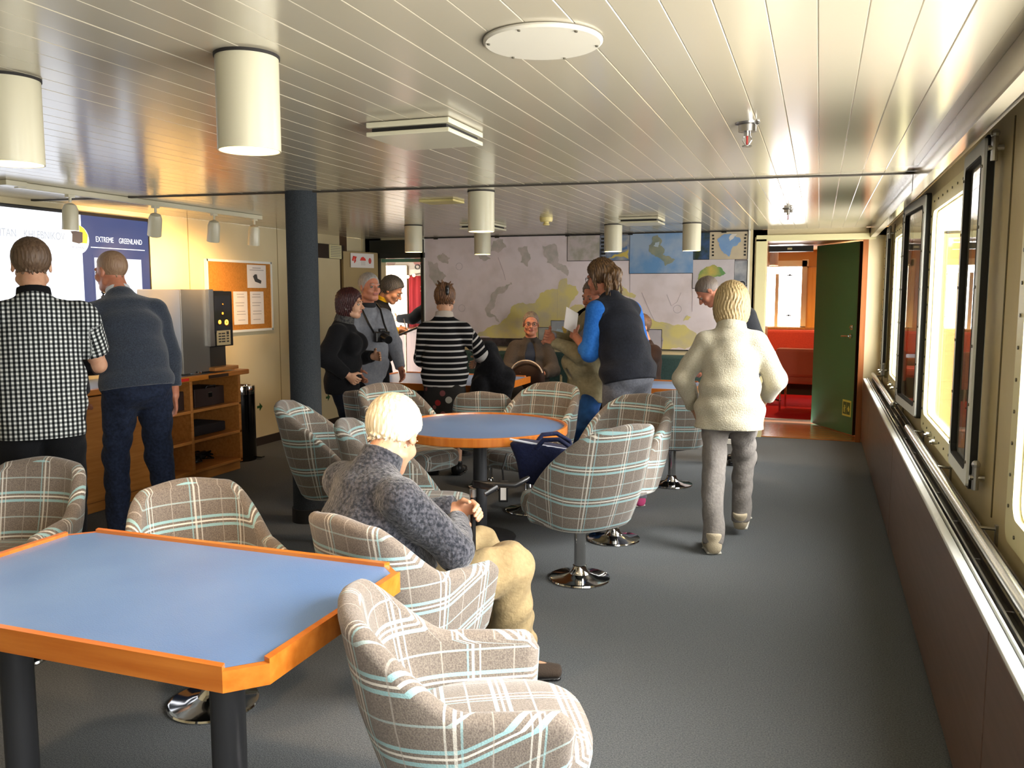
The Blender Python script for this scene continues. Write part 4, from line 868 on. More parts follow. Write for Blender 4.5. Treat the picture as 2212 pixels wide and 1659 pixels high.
def skin_mat(name, c): return mat('skin_'+name, c, .5, col2=tuple(x*f for x, f in zip(lin(c)[:3], (.86, .74, .70))), scale=35, detail=4, lo=.35, hi=.8, bump=.05, bscale=120)
def hair_mat(name, c1, c2): return mat('hair_'+name, c1, .5, col2=c2, scale=14, stretch=(6, 6, .8), detail=6, bump=.5, bscale=22, lo=.3, hi=.7)
M_eye = mat('eye_white', '#8f857a', .3); M_iris = mat('iris', '#2a2018', .2); M_lip = mat('lip', '#9a5048', .5)
def cloth_mat(name, c1, c2=None, scale=120, rough=.9, bump=.3, sheen=.04): return mat('cloth_'+name, c1, rough, col2=c2 or c1, scale=scale, bump=bump, bscale=scale*1.5, sheen=sheen, spec=.2)
def garment_attr(me, V, sk, arms):
    """u,v cloth coordinates that follow the torso and the sleeves"""
    n = len(V); ax = sk['neck']-sk['pel']; L = np.linalg.norm(ax); ax = ax/L; rel = V-sk['pel']; v = rel@ax; q = rel-np.outer(v, ax); sd = sk['Rup'][:, 0]; dp = np.cross(ax, sd)
    u = q@sd; dt = np.linalg.norm(q, axis=1)-sk['trad']
    for (S_, E_, W_) in arms:
        for (a, b, o) in ((S_, E_, 0), (E_, W_, np.linalg.norm(E_-S_))):
            d = b-a; l = np.linalg.norm(d); d = d/l; r = V-a; t = np.clip(r@d, 0, l); qq = r-np.outer(t, d); da = np.linalg.norm(qq, axis=1)-.055
            m = (da < dt) & (r@d > .035) & ((V-S_)@sd*np.sign((S_-sk['neck'])@sd) > -.012); dt = np.where(m, da, dt); e1 = nrm(np.cross(d, V3(.3, .9, .1))); e2 = np.cross(d, e1)
            u = np.where(m, np.arctan2(qq@e1, qq@e2)*.06, u); v = np.where(m, .45-(o+t), v)
    at = me.attributes.new('cloth_uv', 'FLOAT_VECTOR', 'POINT'); at.data.foreach_set('vector', np.stack([u, v, np.zeros(n)], 1).astype(np.float32).ravel())

def person(loc, face, label, spec):
    g = lambda k, d=None: spec.get(k, d)
    root = tag(empty('person', (*loc, 0), rz_of(*face)), label, 'person')
    h = g('h', 1.72); s = h/1.75; gi = g('girth', 1.0); fem = g('fem', False); sw = (.152 if fem else .172)*s*g('shw', 1.0)
    pel = V3(*g('pel', (0, 0, .95*s))); lean, curl, side, twist = g('lean', 0), g('curl', 0), g('side', 0), g('twist', 0)
    hip_tw = g('hiptwist', 0)
    Rl = rotz(hip_tw)@roty(side*.5)@rotx(-lean); Rm = rotz((hip_tw+twist)/2)@roty(side)@rotx(-(lean+curl*.5)); Ru = rotz(twist)@roty(side)@rotx(-(lean+curl))
    waist = pel+Rl@V3(0, 0, .14*s); chest = waist+Rm@V3(0, .01, .19*s); neck = chest+Ru@V3(0, -.015, .20*s)
    hy, hp, hr = g('head', (0, 0, 0)); Rh = rotz(twist+hy)@roty(hr)@rotx(-hp); hs = g('hs', 1.0)*(.97 if fem else 1.02)
    nk = neck+(.5*Ru+.5*Rh)@V3(0, .035, .085*s*g('necklen', 1)); hc = nk+Rh@V3(0, .022, .075*hs)
    sk = dict(trad=.165*max(1, gi), pel=pel, waist=waist, chest=chest, neck=neck, hc=hc, Rh=Rh, Rup=Ru, Rl=Rl)
    J = {}
    for sd_, key in ((1, 'R'), (-1, 'L')):
        sh = neck+Ru@V3(sd_*sw, g('shfwd', 0), -.100*s+g('shup', 0)); tgt = g('hand'+key)
        wr = V3(*tgt) if tgt is not None else sh+V3(sd_*.05, .03, -.52*s)
        pole = g('elb'+key, (sd_*.6, -.8, -.3)); el, wr = ik(sh, wr, .285*s, .255*s, pole)
        hj = pel+Rl@V3(sd_*.088*s, 0, -.03*s); ft = V3(*g('foot'+key, (sd_*.10, .0, 0)))
        an = ft+V3(0, 0, g('ankz'+key, .085)); kn, an = ik(hj, an, .43*s, .42*s, g('knee'+key, (sd_*.12, 1, 0)))
        J[key] = dict(sh=sh, el=el, wr=wr, hj=hj, kn=kn, an=an, fy=g('toe'+key, -sd_*10), sd=sd_, fp=g('footpitch'+key, 0))
    sk['J'] = J
    allp = [pel, waist, chest, neck, hc, hc+V3(0, 0, .1)]+[J[k][q] for k in 'RL' for q in ('sh', 'el', 'wr', 'hj', 'kn', 'an')]
    lo = np.min(allp, 0)-V3(.26, .26, .16); hi = np.max(allp, 0)+V3(.26, .26, .16); lo[2] = max(lo[2], -.01)
    sdv = Ru[:, 0]
    rings = [(pel+Rl@V3(0, -.01, -.085*s), (.145*s, .11*s)), (pel, (.168*s*(1.04 if fem else 1), .118*s)), (waist, (.140*s*gi*(.95 if fem else 1), .105*s*gi)), (chest, (.160*s*(.93 if fem else 1), .120*s)), (neck-Ru[:, 2]*.085*s, (.125*s, .092*s)), (neck, (.062*s, .062*s))]
    def torso(F, e=0, upto=6, k=.04, hem=None, hemr=1.0):
        for (a, A), (b, B) in zip(rings[:upto], rings[1:upto]): F.ec(a, b, (A[0]+e, A[1]+e), (B[0]+e, B[1]+e), sdv, k)
        if g('belly'): F.el(waist+Rl@V3(0, .055, -.02), (.13*s*gi+e, .10*s+g('belly')+e, .15*s+e), Rl, .04)
        if fem:
            for q in (-1, 1): F.el(chest+Ru@V3(q*.07, .085, .0), (.065+e, .06+e, .065+e), Ru, .03)
        for q in 'RL': F.rc(neck-Ru[:, 2]*.035*s, J[q]['sh']+Ru@V3(-J[q]['sd']*.03, 0, .004), .042*s+e*.8, .048*s+e*.8, k)
        if hem is not None: hem = max(hem, .02); F.ec(pel, pel+Rl@V3(0, 0, -hem), (rings[1][1][0]+e, rings[1][1][1]+e), ((rings[1][1][0]+e)*hemr, (rings[1][1][1]+e)*hemr), Rl[:, 0], k)
    # ---- body
    fine = [(hc[2]-.16, hc[2]+.16)]+[(J[q]['wr'][2]-.17, J[q]['wr'][2]+.17) for q in 'RL']
    F = Field(lo, hi, .0062, .013, fine)
    torso(F)
    for q in 'RL':
        j = J[q]; F.rc(j['sh'], j['el'], .050*s, .040*s, .02); F.rc(j['el'], j['wr'], .040*s, .027*s, .015)
        F.rc(j['hj'], j['kn'], .080*s, .055*s, .03); F.rc(j['kn'], j['an'], .052*s, .036*s, .02)
        kd = nrm(j['an']-j['kn']); F.el(j['kn']+kd*.13*s+nrm(np.cross(kd, Rl[:, 0]))*-.0, (.052*s, .055*s, .10*s), None, .03)
        fd = rotz(j['fy'])@V3(0, 1, 0); F.rc(j['an']+V3(0, 0, -.03), j['an']+fd*.13+V3(0, 0, -.055), .032, .026, .02)
        # hand
        hd = nrm(np.asarray(g('hdir'+q))) if g('hdir'+q) is not None else nrm(j['wr']-j['el']); pn = np.asarray(g('palm'+q, (-j['sd'], 0.2, 0)), float); pn = nrm(pn-hd*(pn@hd)); ac = np.cross(pn, hd)*1.0
        cv = g('curl'+q, 35); w0 = j['wr']; hl = .95*s
        F.ec(w0, w0+hd*.085*hl, (.030, .017), (.040, .013), ac, .012)
        tsd = 1 if (ac@np.asarray(g('thumb'+q, (0, .6, .8))) > 0) else -1
        for fi, (o, l) in enumerate(((-.030, .062), (-.010, .072), (.010, .070), (.030, .055))):
            b0 = w0+hd*.088*hl+ac*o*(-tsd); d1 = hd*math.cos(R(cv*.6))+pn*math.sin(R(cv*.6)); d2 = hd*math.cos(R(cv*1.5))+pn*math.sin(R(cv*1.5)); m1 = b0+d1*l*.52*hl
            F.rc(b0, m1, .0098, .0090, .004); F.rc(m1, m1+d2*l*.48*hl, .0088, .0074, .004)
        tb = w0+hd*.03+ac*tsd*.028; td = nrm(hd*.55+ac*tsd*.7+pn*.35); tm = tb+td*.042; F.rc(tb, tm, .0135, .0105, .008); F.rc(tm, tm+nrm(hd*.8+pn*.5+ac*tsd*.2)*.034, .0102, .0082, .004)
    # head
    H = lambda *p: hc+Rh@(V3(*p)*hs)
    F.rc(neck-Ru[:, 2]*.01, H(0, -.028, -.055), .064*s*(.88 if fem else 1), .054*(.9 if fem else 1), .02)
    F.el(H(0, -.016, .034), np.array((.074, .094, .084))*hs, Rh, .02); F.el(H(0, .022, -.035), np.array((.058, .068, .078))*hs, Rh, .025)
    F.el(H(0, .064, -.092), np.array((.026, .020, .020))*hs, Rh, .02); F.rc(H(-.05, .0, -.065), H(-.018, .058, -.092), .02, .018, .02); F.rc(H(.05, .0, -.065), H(.018, .058, -.092), .02, .018, .02)
    for q in (-1, 1): F.el(H(q*.040, .056, -.028), (.026, .024, .026), Rh, .015); F.el(H(q*.031, .098, .002), (.017, .014, .011), Rh, .008, True)
    F.rc(H(-.034, .081, .021), H(.034, .081, .021), .011, .011, .012); F.rc(H(0, .086, .006), H(0, .110, -.026), .0085, .0125, .008)
    for q in (-1, 1): F.el(H(q*.012, .098, -.031), (.0085, .010, .008), Rh, .005); F.el(H(q*.076, -.010, -.006), (.009, .020, .031), Rh@rotz(-q*22), .006); F.el(H(q*.084, -.004, -.003), (.005, .010, .016), Rh, .004, True)
    F.rc(H(-.019, .088, -.052), H(.019, .088, -.052), .0072, .0072, .006); F.rc(H(-.016, .087, -.063), H(.016, .087, -.063), .0078, .0078, .006); F.rc(H(-.022, .099, -.0575), H(.022, .099, -.0575), .0022, .0022, .003, sub=True)
    me, V, Q = F.mesh('body'); me.materials.append(g('skin')); me.materials.append(M_lip)
    ctr = V[Q].mean(1); loc_h = (ctr-hc)@Rh/hs; lip = (abs(loc_h[:, 0]) < .022) & (loc_h[:, 1] > .082) & (abs(loc_h[:, 2]+.0575) < .0085+.004*(1-abs(loc_h[:, 0])/.022)-.004)
    me.polygons.foreach_set('material_index', lip.astype(np.int32)); link('body', me, None, root)
    if g('face', True):
        for q in (-1, 1):
            e = MB().sph(H(q*.031, .0768, .0010), .0118*hs, 14).obj('eye', M_eye, root, smooth=60)
            MB().sph(H(q*.031, .0826, .0005), .0070*hs, 10).obj('iris', M_iris, e, smooth=60)
            MB().tube([H(q*.014, .090, .021), H(q*.030, .0925, .025), H(q*.047, .080, .021)], [.003, .0042, .002], 6).obj('eyebrow', g('browmat', g('hairmat')), root)
    if g('glasses'):
        gl = MB()
        for q in (-1, 1):
            gl.tube([H(q*.033+.023*math.cos(t*.4), .106-.012*abs(q*.033+.023*math.cos(t*.4))/.05, .0+.018*math.sin(t*.4)) for t in range(16)], .0018, 6, True); gl.tube([H(q*.056, .094, .004), H(q*.079, .0, .006)], .0018, 6)
        gl.tube([H(-.011, .104, .004), H(.011, .104, .004)], .0018, 6); gl.obj('glasses', M_black, root)
    # ---- hair
    st = g('hair', 'short')
    if st != 'none':
        lo2 = hc-.30; hi2 = hc+.24; A = Field(lo2, hi2, .005); thick = g('hthick', .012); n_ = nrm(V3(0, .80, -.60))
        A.el(H(0, -.018, .036), np.array((.074+thick, .094+thick, .084+thick))*hs, Rh, .01)
        pf = {'short': (0, .072, .078), 'long': (0, .070, .075), 'bob': (0, .076, .066), 'bun': (0, .066, .075), 'pony': (0, .068, .075), 'bald': (0, .02, .055), 'thin': (0, .055, .080)}[st]
        if st == 'bald': n_ = nrm(V3(0, .50, .86)); pf = (0, .02, .062)
        if st in ('bob', 'long'):
            A.el(H(0, -.034, -.035), np.array((.092 if st == 'bob' else .106, .088 if st == 'bob' else .098, .105 if st == 'bob' else .125))*hs, Rh, .03); n_ = nrm(V3(0, .95, -.30))
        A.cut(H(*pf), Rh@n_)
        if st == 'bald': A.cut(H(0, .035, 0), Rh@nrm(V3(0, .9, -.42)))
        low = {'short': -.066, 'bald': -.055, 'thin': -.064, 'bob': -.105, 'long': -.135, 'bun': -.062, 'pony': -.062}[st]; A.cut(H(0, 0, g('hairlow', low)), Rh@V3(0, 0, -1))
        if st in ('short', 'bald', 'thin'):
            A.cut(H(0, -.005, -.02), Rh@nrm(V3(0, .75, -.66)))
        if st in ('short', 'thin', 'bald', 'bun'):
            rg = np.random.RandomState(7)
            for i in range(150):
                a_ = rg.uniform(-2.5, 2.5)+math.pi; zz = rg.uniform(-.068, -.03); rr = math.sqrt(max(.05, 1-((zz-.036)/(.084+thick))**2)); c0 = V3((.074+thick)*rr*math.sin(a_), -.018+(.094+thick)*rr*math.cos(a_), zz)
                if c0[1] > .01 and zz < .03: continue
                dd = V3(c0[0]*.12+rg.uniform(-.004, .004), c0[1]*.10-.003, -.007-rg.uniform(0, .007)); A.rc(H(*(c0*.985)), H(*(c0*.97+dd)), .0042, .0018, .004)
        if st == 'bun':
            A.el(H(.0, -.075, .085), (.052, .045, .05), Rh, .02)
            rg = np.random.RandomState(3)
            for i in range(9): d = rg.normal(size=3)*V3(.035, .02, .03)+V3(0, -.07, .11); A.rc(H(*(d*V3(.5, 1, .8))), H(*(d+V3(rg.uniform(-.010, .010), -.005, .010))), .011, .006, .008)
        if st == 'pony':
            A.rc(H(0, -.095, .05), H(.005, -.135, .0), .042, .045, .02); A.rc(H(.005, -.135, .0), H(.01, -.125, -.095), .045, .02, .02)
            rg = np.random.RandomState(5)
            for i in range(22): x = rg.uniform(-.07, .06); A.rc(H(x, -.10-rg.uniform(0, .04), .0), H(x*1.2+rg.uniform(-.02, .02), -.11+rg.uniform(-.03, .03), -.10-rg.uniform(0, .09)), .010, .003, .006)
            for q in (-1, 1): A.rc(H(q*.078, .0, .03), H(q*.085, -.03, -.09), .018, .006, .012)
        X, Y, Z = A.x[:, None, None]-hc[0], A.y[None, :, None]-hc[1], A.z[None, None, :]-hc[2]
        lx = X*Rh[0, 0]+Y*Rh[1, 0]+Z*Rh[2, 0]; ly = X*Rh[0, 1]+Y*Rh[1, 1]+Z*Rh[2, 1]; lz = X*Rh[0, 2]+Y*Rh[1, 2]+Z*Rh[2, 2]
        ph = np.arctan2(lx, ly+.02); A.f += (.0022*g('strand', 1)*(np.sin(ph*34+3*np.sin(lz*45))+.7*np.sin(ph*61+lz*60+2*np.sin(lx*70)))).astype(np.float32)
        me, V, Q = A.mesh('hair'); me.materials.append(g('hairmat')); link('hair', me, None, root)
        if g('clip'): MB().sph(H(.03, -.115, .06), (.018, .02, .045), 12).tube([H(.02, -.12, .09), H(.035, -.13, .06), H(.03, -.125, .02)], .008, 8).obj('hair_clip', M_black, root)
    # ---- clothes
    def top(nm, m, e=.014, sleeve='long', hem=.08, folds=.003, coll=None, hemr=1.02, seed=1, dx=.0085, par=None, neckh=.015, frq=34, sl_e=None, openv=None, hemtilt=0):
        zl = min(pel[2]-hem-.06, J['R']['wr'][2]-.06, J['L']['wr'][2]-.06, J['R']['el'][2]-.1, J['L']['el'][2]-.1); G = Field(np.array([lo[0], lo[1], max(lo[2], zl)]), np.array([hi[0], hi[1], neck[2]+.12]), dx); torso(G, e, 5, .04, hem, hemr)
        G.ec(neck-Ru[:, 2]*.08*s, neck-Ru[:, 2]*.0, (.10*s+e*.5, .082*s+e*.5), (.066*s+e*.4, .066*s+e*.4), sdv, .03)
        se = e if sl_e is None else sl_e; armsegs = []
        for q in 'RL':
            j = J[q]; mode = sleeve if isinstance(sleeve, str) else sleeve[q]; armsegs.append((j['sh'], j['el'], j['wr']))
            if mode == 'long': G.rc(j['sh'], j['el'], .056*s+se, .048*s+se, .025); G.rc(j['el'], j['el']+(j['wr']-j['el'])*.97, .048*s+se, .032*s+se*.8, .02, True)
            elif mode == 'three': G.rc(j['sh'], j['el'], .056*s+se, .046*s+se, .025); G.rc(j['el'], j['el']+(j['wr']-j['el'])*.30, .046*s+se, .044*s+se, .02, True)
            elif mode == 'short': G.rc(j['sh'], j['sh']+(j['el']-j['sh'])*.72, .060*s+se, .056*s+se, .025, True)
            elif mode == 'cap': G.rc(j['sh']+Ru@V3(-j['sd']*.02, 0, 0), j['sh']+(j['el']-j['sh'])*.06, .046*s+se, .048*s+se*.8, .025, True)
        if folds: G.folds(folds, frq, seed)
        G.cut(neck+Ru@V3(0, 0, neckh+.015), Ru@V3(0, .25, 1)); G.cut(pel+Rl@V3(0, 0, -hem), Rl@nrm(V3(hemtilt, 0, -1)))
        if openv: 
            w_, zt = openv; G.rc(neck+Ru@V3(0, .13, .05), chest+Ru@V3(0, .17, -zt), .055, w_, .006, sub=True)
        me, V, Q = G.mesh(nm); me.materials.append(m); garment_attr(me, V, sk, armsegs); return link(nm, me, None, par or root)
    def collar(nm, m, r=.070, th=.012, hh=.03, off=.02, par=None, opening=0):
        G = Field(neck-.16, neck+.2, .006); c = neck+Ru@V3(0, .012, off); nd = nrm(.5*Ru[:, 2]+.5*nrm(H(0, -.028, -.055)-neck))
        G.ec(c-nd*hh*.4, c+nd*hh, (r+th, r+th), (r+th*.6, r+th*.6), sdv, .01); G.cut(c+nd*hh, nd); G.cut(c-nd*.03, -nd); G.folds(.001, 50, 3)
        G.rc(c-nd*.1, c+nd*.2, r-.004, r-.004, .003, sub=True)
        me, V, Q = G.mesh(nm); me.materials.append(m); return link(nm, me, None, par or root)
    def trousers(m, e=.012, fl=.004, hemz=.03, w=1.0, seed=4, nm='trousers', dx=.009):
        G = Field(lo, np.array([hi[0], hi[1], waist[2]+.12]), dx)
        for (a, A_), (b, B_) in zip(rings[:3], rings[1:3]): G.ec(a, b, (A_[0]+e, A_[1]+e), (B_[0]+e, B_[1]+e), Rl[:, 0], .04)
        for q in 'RL':
            j = J[q]; G.rc(j['hj'], j['kn'], (.088*s+e)*w, (.064*s+e)*w, .03); G.rc(j['kn'], j['an']+nrm(j['an']-j['kn'])*(.085-hemz-.02), (.064*s+e)*w, (.052*s+e)*w, .025, True)
            G.el(pel+Rl@V3(j['sd']*.068, -.050, -.055), (.066, .052, .078), Rl, .03)
        G.folds(fl, 42, seed, .5); G.cut(waist+Rl@V3(0, 0, .03), Rl[:, 2])
        me, V, Q = G.mesh(nm); me.materials.append(m); return link(nm, me, None, root)
    def skirt(m, length=.42, nm='skirt'):
        G = Field(lo, np.array([hi[0], hi[1], waist[2]+.12]), .009); G.ec(waist, pel, (.15*s, .115*s), (.19*s, .145*s), Rl[:, 0], .03); G.ec(pel, pel+V3(0, 0, -length), (.19*s, .15*s), (.20*s, .17*s), Rl[:, 0], .03); G.folds(.004, 40, 8, .3); G.cut(pel+V3(0, 0, -length), V3(0, 0, -1))
        me, V, Q = G.mesh(nm); me.materials.append(m); return link(nm, me, None, root)
    def shoes(m, ms, ln=.265):
        for q in 'RL':
            j = J[q]; fp = j['fp']; M_ = rotz(j['fy'])@rotx(-fp); an = j['an']; P_ = lambda *p: an+M_@V3(*p)
            G = Field(an-.26, an+.26, .006); G.ec(P_(0, -.045, -.045), P_(0, .06, -.05), (.040, .040), (.046, .034), M_[:, 0], .02); G.ec(P_(0, .06, -.05), P_(0, ln-.10, -.058), (.046, .034), (.040, .024), M_[:, 0], .02); G.rc(P_(0, -.02, -.02), P_(0, -.02, .02), .045, .046, .02)
            G.cut(P_(0, 0, -.078), M_@V3(0, 0, -1)); G.cut(P_(0, 0, .03), M_@V3(0, .2, 1)); me, V, Q = G.mesh('shoe'); me.materials.append(m); so = link('shoe', me, None, root)
            G = Field(an-.26, an+.26, .006); G.ec(P_(0, -.045, -.078), P_(0, .06, -.078), (.044, .012), (.049, .012), M_[:, 0], .01); G.ec(P_(0, .06, -.078), P_(0, ln-.095, -.074), (.049, .012), (.043, .012), M_[:, 0], .01); G.cut(P_(0, 0, -.0845), M_@V3(0, 0, -1))
            me, V, Q = G.mesh('sole'); me.materials.append(ms); link('sole', me, None, so)
    sk.update(top=top, collar=collar, trousers=trousers, skirt=skirt, shoes=shoes, root=root, H=H, s=s)
    return sk
def attr_mat(name, fn, rough=.9, bump=.25, bs=160):
    m = bpy.data.materials.new(name); m.use_nodes = True; nt = m.node_tree; N = nt.nodes; L = nt.links; b = N['Principled BSDF']; b.inputs['Roughness'].default_value = rough; b.inputs['Specular IOR Level'].default_value = .2
    at = N.new('ShaderNodeAttribute'); at.attribute_name = 'cloth_uv'; sp = N.new('ShaderNodeSeparateXYZ'); L.new(at.outputs['Vector'], sp.inputs[0])
    def frac(ax, per):
        d = N.new('ShaderNodeMath'); d.operation = 'DIVIDE'; d.inputs[1].default_value = per; L.new(sp.outputs[ax], d.inputs[0]); a = N.new('ShaderNodeMath'); a.operation = 'ADD'; a.inputs[1].default_value = 50; L.new(d.outputs[0], a.inputs[0])
        f_ = N.new('ShaderNodeMath'); f_.operation = 'FRACT'; L.new(a.outputs[0], f_.inputs[0]); return f_.outputs[0]
    def less(o, v): l = N.new('ShaderNodeMath'); l.operation = 'LESS_THAN'; l.inputs[1].default_value = v; L.new(o, l.inputs[0]); return l.outputs[0]
    def mix(f_, a, c):
        mx = N.new('ShaderNodeMix'); mx.data_type = 'RGBA'
        if isinstance(f_, float): mx.inputs['Factor'].default_value = f_
        else: L.new(f_, mx.inputs['Factor'])
        for k, v in (('A', a), ('B', c)):
            if isinstance(v, str): mx.inputs[k].default_value = lin(v)
            else: L.new(v, mx.inputs[k])
        return mx.outputs['Result']
    L.new(fn(frac, less, mix), b.inputs['Base Color'])
    n = N.new('ShaderNodeTexNoise'); n.inputs['Scale'].default_value = bs; tc = N.new('ShaderNodeTexCoord'); L.new(tc.outputs['Object'], n.inputs[0]); bp = N.new('ShaderNodeBump'); bp.inputs['Strength'].default_value = bump; bp.inputs['Distance'].default_value = .005; L.new(n.outputs[0], bp.inputs['Height']); L.new(bp.outputs[0], b.inputs['Normal'])
    return m
# ============================================================ THE CROWD
SK_t = skin_mat('tan', '#bd8a6b'); SK_r = skin_mat('ruddy', '#bf7f63'); SK_p = skin_mat('pale', '#c79a7c')
# 1 man in the checked shirt
M_check = attr_mat('checked_shirt', lambda fr, le, mx: mx(le(fr(0, .021), .5), mx(le(fr(1, .021), .5), '#d8dbd8', '#6a6e6e'), mx(le(fr(1, .021), .5), '#3c4040', '#0d0e10')))
p = person((-3.56, 3.13), (-.76, .65), 'man in a black and white checked shirt standing at the far left, seen from behind', dict(h=1.745, girth=1.30, shw=1.20, belly=.04, skin=SK_p, hair='short', hairmat=hair_mat('brown_grey', '#4a3626', '#6b5540'), face=False,
    handR=(.07, .30, 1.10), handL=(-.05, .31, 1.12), elbR=(1, -.3, -.5), elbL=(-1, -.3, -.5), head=(3, 6, 0), lean=3, curl=4, hs=1.05, hthick=.009, strand=.6))
p['trousers'](cloth_mat('black_trousers', '#101114'), w=1.08); p['top']('shirt', M_check, .022, 'short', .15, .004, hemr=1.0, seed=2, dx=.0075); p['collar']('collar', M_check, .066, .012, .03); p['shoes'](M_black, M_black)
wb2 = p['J']['R']; MB().cyl(Vector(wb2['el']+(wb2['wr']-wb2['el'])*.05), Vector(wb2['el']+(wb2['wr']-wb2['el'])*.28), .052, .050, n=20).obj('elbow_band', M_black, p['root'], smooth=40)
# 2 leaning man in the dark sweater
M_navysw = mat('cloth_charcoal_knit', '#2c323c', .95, col2='#3d4450', scale=150, bump=.5, bscale=170, sheen=.3, spec=.1)
p = person((-3.83, 4.05), (-.84, .54), 'balding man in a charcoal sweater and jeans leaning toward the screen', dict(h=1.79, girth=1.14, shw=1.06, shup=-.012, skin=SK_r, hair='thin', hairmat=hair_mat('grey_stubble', '#8a6a52', '#a08468'), face=True, lean=11, curl=16, side=-4,
    handR=(.27, .16, .80), handL=(-.26, .22, .90), head=(28, 6, 0), hthick=.004, strand=.2, footR=(.14, -.02, 0), footL=(-.12, .10, 0)))
p['trousers'](cloth_mat('dark_jeans', '#161c2c', '#222b40', 60), fl=.006); p['top']('sweater', M_navysw, .027, 'long', .04, .003, hemr=.98, seed=5, dx=.008, sl_e=.014); p['collar']('shirt_collar', cloth_mat('white_cotton', '#d5d8dc'), .062, .011, .036, .022); p['shoes'](M_black, M_black)
# 3 woman with dark red bob
p = person((-3.60, 6.02), (.93, .22), 'woman with a dark red bob in a black jacket beside the pillar', dict(h=1.50, fem=True, girth=1.25, skin=SK_p, hair='bob', hairmat=hair_mat('dark_red', '#2a0c0c', '#45140f'), handR=(.20, .10, .86), handL=(-.12, .22, .98), elbR=(.8, -.7, -.2), head=(-4, 4, 0), hthick=.016, strand=1.7, curl=4))
p['trousers'](cloth_mat('dark_navy', '#121622'), fl=.003); p['top']('jacket', cloth_mat('black_wool', '#0c0c0e', '#131316'), .028, 'long', .12, .004, hemr=1.0, seed=6); p['collar']('scarf', cloth_mat('grey_scarf', '#2c2c2e', '#55534f', 60), .060, .020, .035, .02); p['shoes'](M_black, M_black)
MB().sph(p['H'](.080, -.004, -.042), .009, 10).obj('earring', M_white, p['root'])
# 4 grey-haired man with camera
M_teegrey = cloth_mat('grey_cotton', '#7c7e86', '#878990', 40)
p4 = person((-3.66, 6.55), (.80, -.60), 'short-haired grey man in a grey sweatshirt with a camera strap round his neck', dict(h=1.64, girth=1.05, skin=SK_r, hair='short', hairmat=hair_mat('grey', '#8b8680', '#aaa49c'), handR=(.20, .26, .86), handL=(-.26, .10, .84), elbR=(.9, -.5, -.2), head=(8, -2, 0), hthick=.007, strand=.5, belly=.03))
p4['trousers'](cloth_mat('black_trousers', '#101114')); p4['top']('sweatshirt', M_teegrey, .020, 'long', .20, .004, hemr=1.0, seed=9); p4['shoes'](M_black, M_black)
p4['collar']('collar', cloth_mat('charcoal', '#2a2a2c'), .064, .010, .02, .015)
cn, nk, Ru_ = p4['chest'], p4['neck'], p4['Rup']
cg = tag(empty('camera_with_strap', p4['root'].location, p4['root'].rotation_euler.z), 'black camera on a neck strap hanging before the man in the grey sweatshirt', 'camera')
cp_ = cn+Ru_@V3(-.02, .235, -.07)
for q in (-1, 1): MB().tube([nk+Ru_@V3(0, -.085, .045), nk+Ru_@V3(q*.075, -.03, .045), nk+Ru_@V3(q*.085, .085, -.03), cn+Ru_@V3(q*.07, .168, .04), cp_+V3(q*.06, -.02, .03)], .009, 8).obj('strap', M_black, cg)
MB().box(cp_, (.135, .06, .09), bev=.012).box(cp_+V3(0, 0, .055), (.05, .05, .03), bev=.008).obj('camera_body', M_black, cg); MB().cyl(cp_+V3(0, .03, 0), cp_+V3(0, .13, -.02), .036, .034).obj('lens', M_black, cg, smooth=40)
# 5 man writing, yellow sleeves
M_yel = cloth_mat('yellow_fleece', '#c9a012', '#b88f10', 50)
p5 = person((-4.22, 7.76), (.96, .28), 'man in a black waistcoat with yellow sleeves writing on a clipboard', dict(h=1.66, skin=SK_t, hair='short', hairmat=hair_mat('steel_grey', '#3f3c38', '#5f5a54'), handR=(.10, .22, 1.13), handL=(-.10, .22, 1.10), elbR=(.8, -.2, -.9), elbL=(-.8, -.2, -.9), head=(-6, 32, 0), curl=8, hthick=.018, hs=1.06, curlR=60, palmR=(-.2, 0, -1)))
p5['trousers'](cloth_mat('black_trousers', '#101114')); sh = p5['top']('shirt', M_yel, .012, 'long', .02, .003, seed=3); p5['collar']('shirt_collar', M_yel, .058, .012, .045, .015)
p5['top']('waistcoat', cloth_mat('black_wool', '#0c0c0e', '#131316'), .026, 'cap', .10, .003, hemr=1.0, seed=4, openv=(.03, .18)); p5['shoes'](M_black, M_black)
cb5 = tag(empty('clipboard', p5['root'].location, p5['root'].rotation_euler.z), 'dark clipboard with white sheet held by the writing man', 'clipboard')
rt5 = Matrix.Rotation(R(22), 3, 'X'); MB().box((-.0, .36, 1.125), (.24, .33, .012), rt5, bev=.003).obj('board', M_black, cb5); MB().box((-.0, .357, 1.134), (.20, .29, .003), rt5).obj('sheet', M_paper, cb5)
MB().cyl((.09, .31, 1.13), (.12, .29, 1.24), .005).obj('pen', M_steel, cb5)
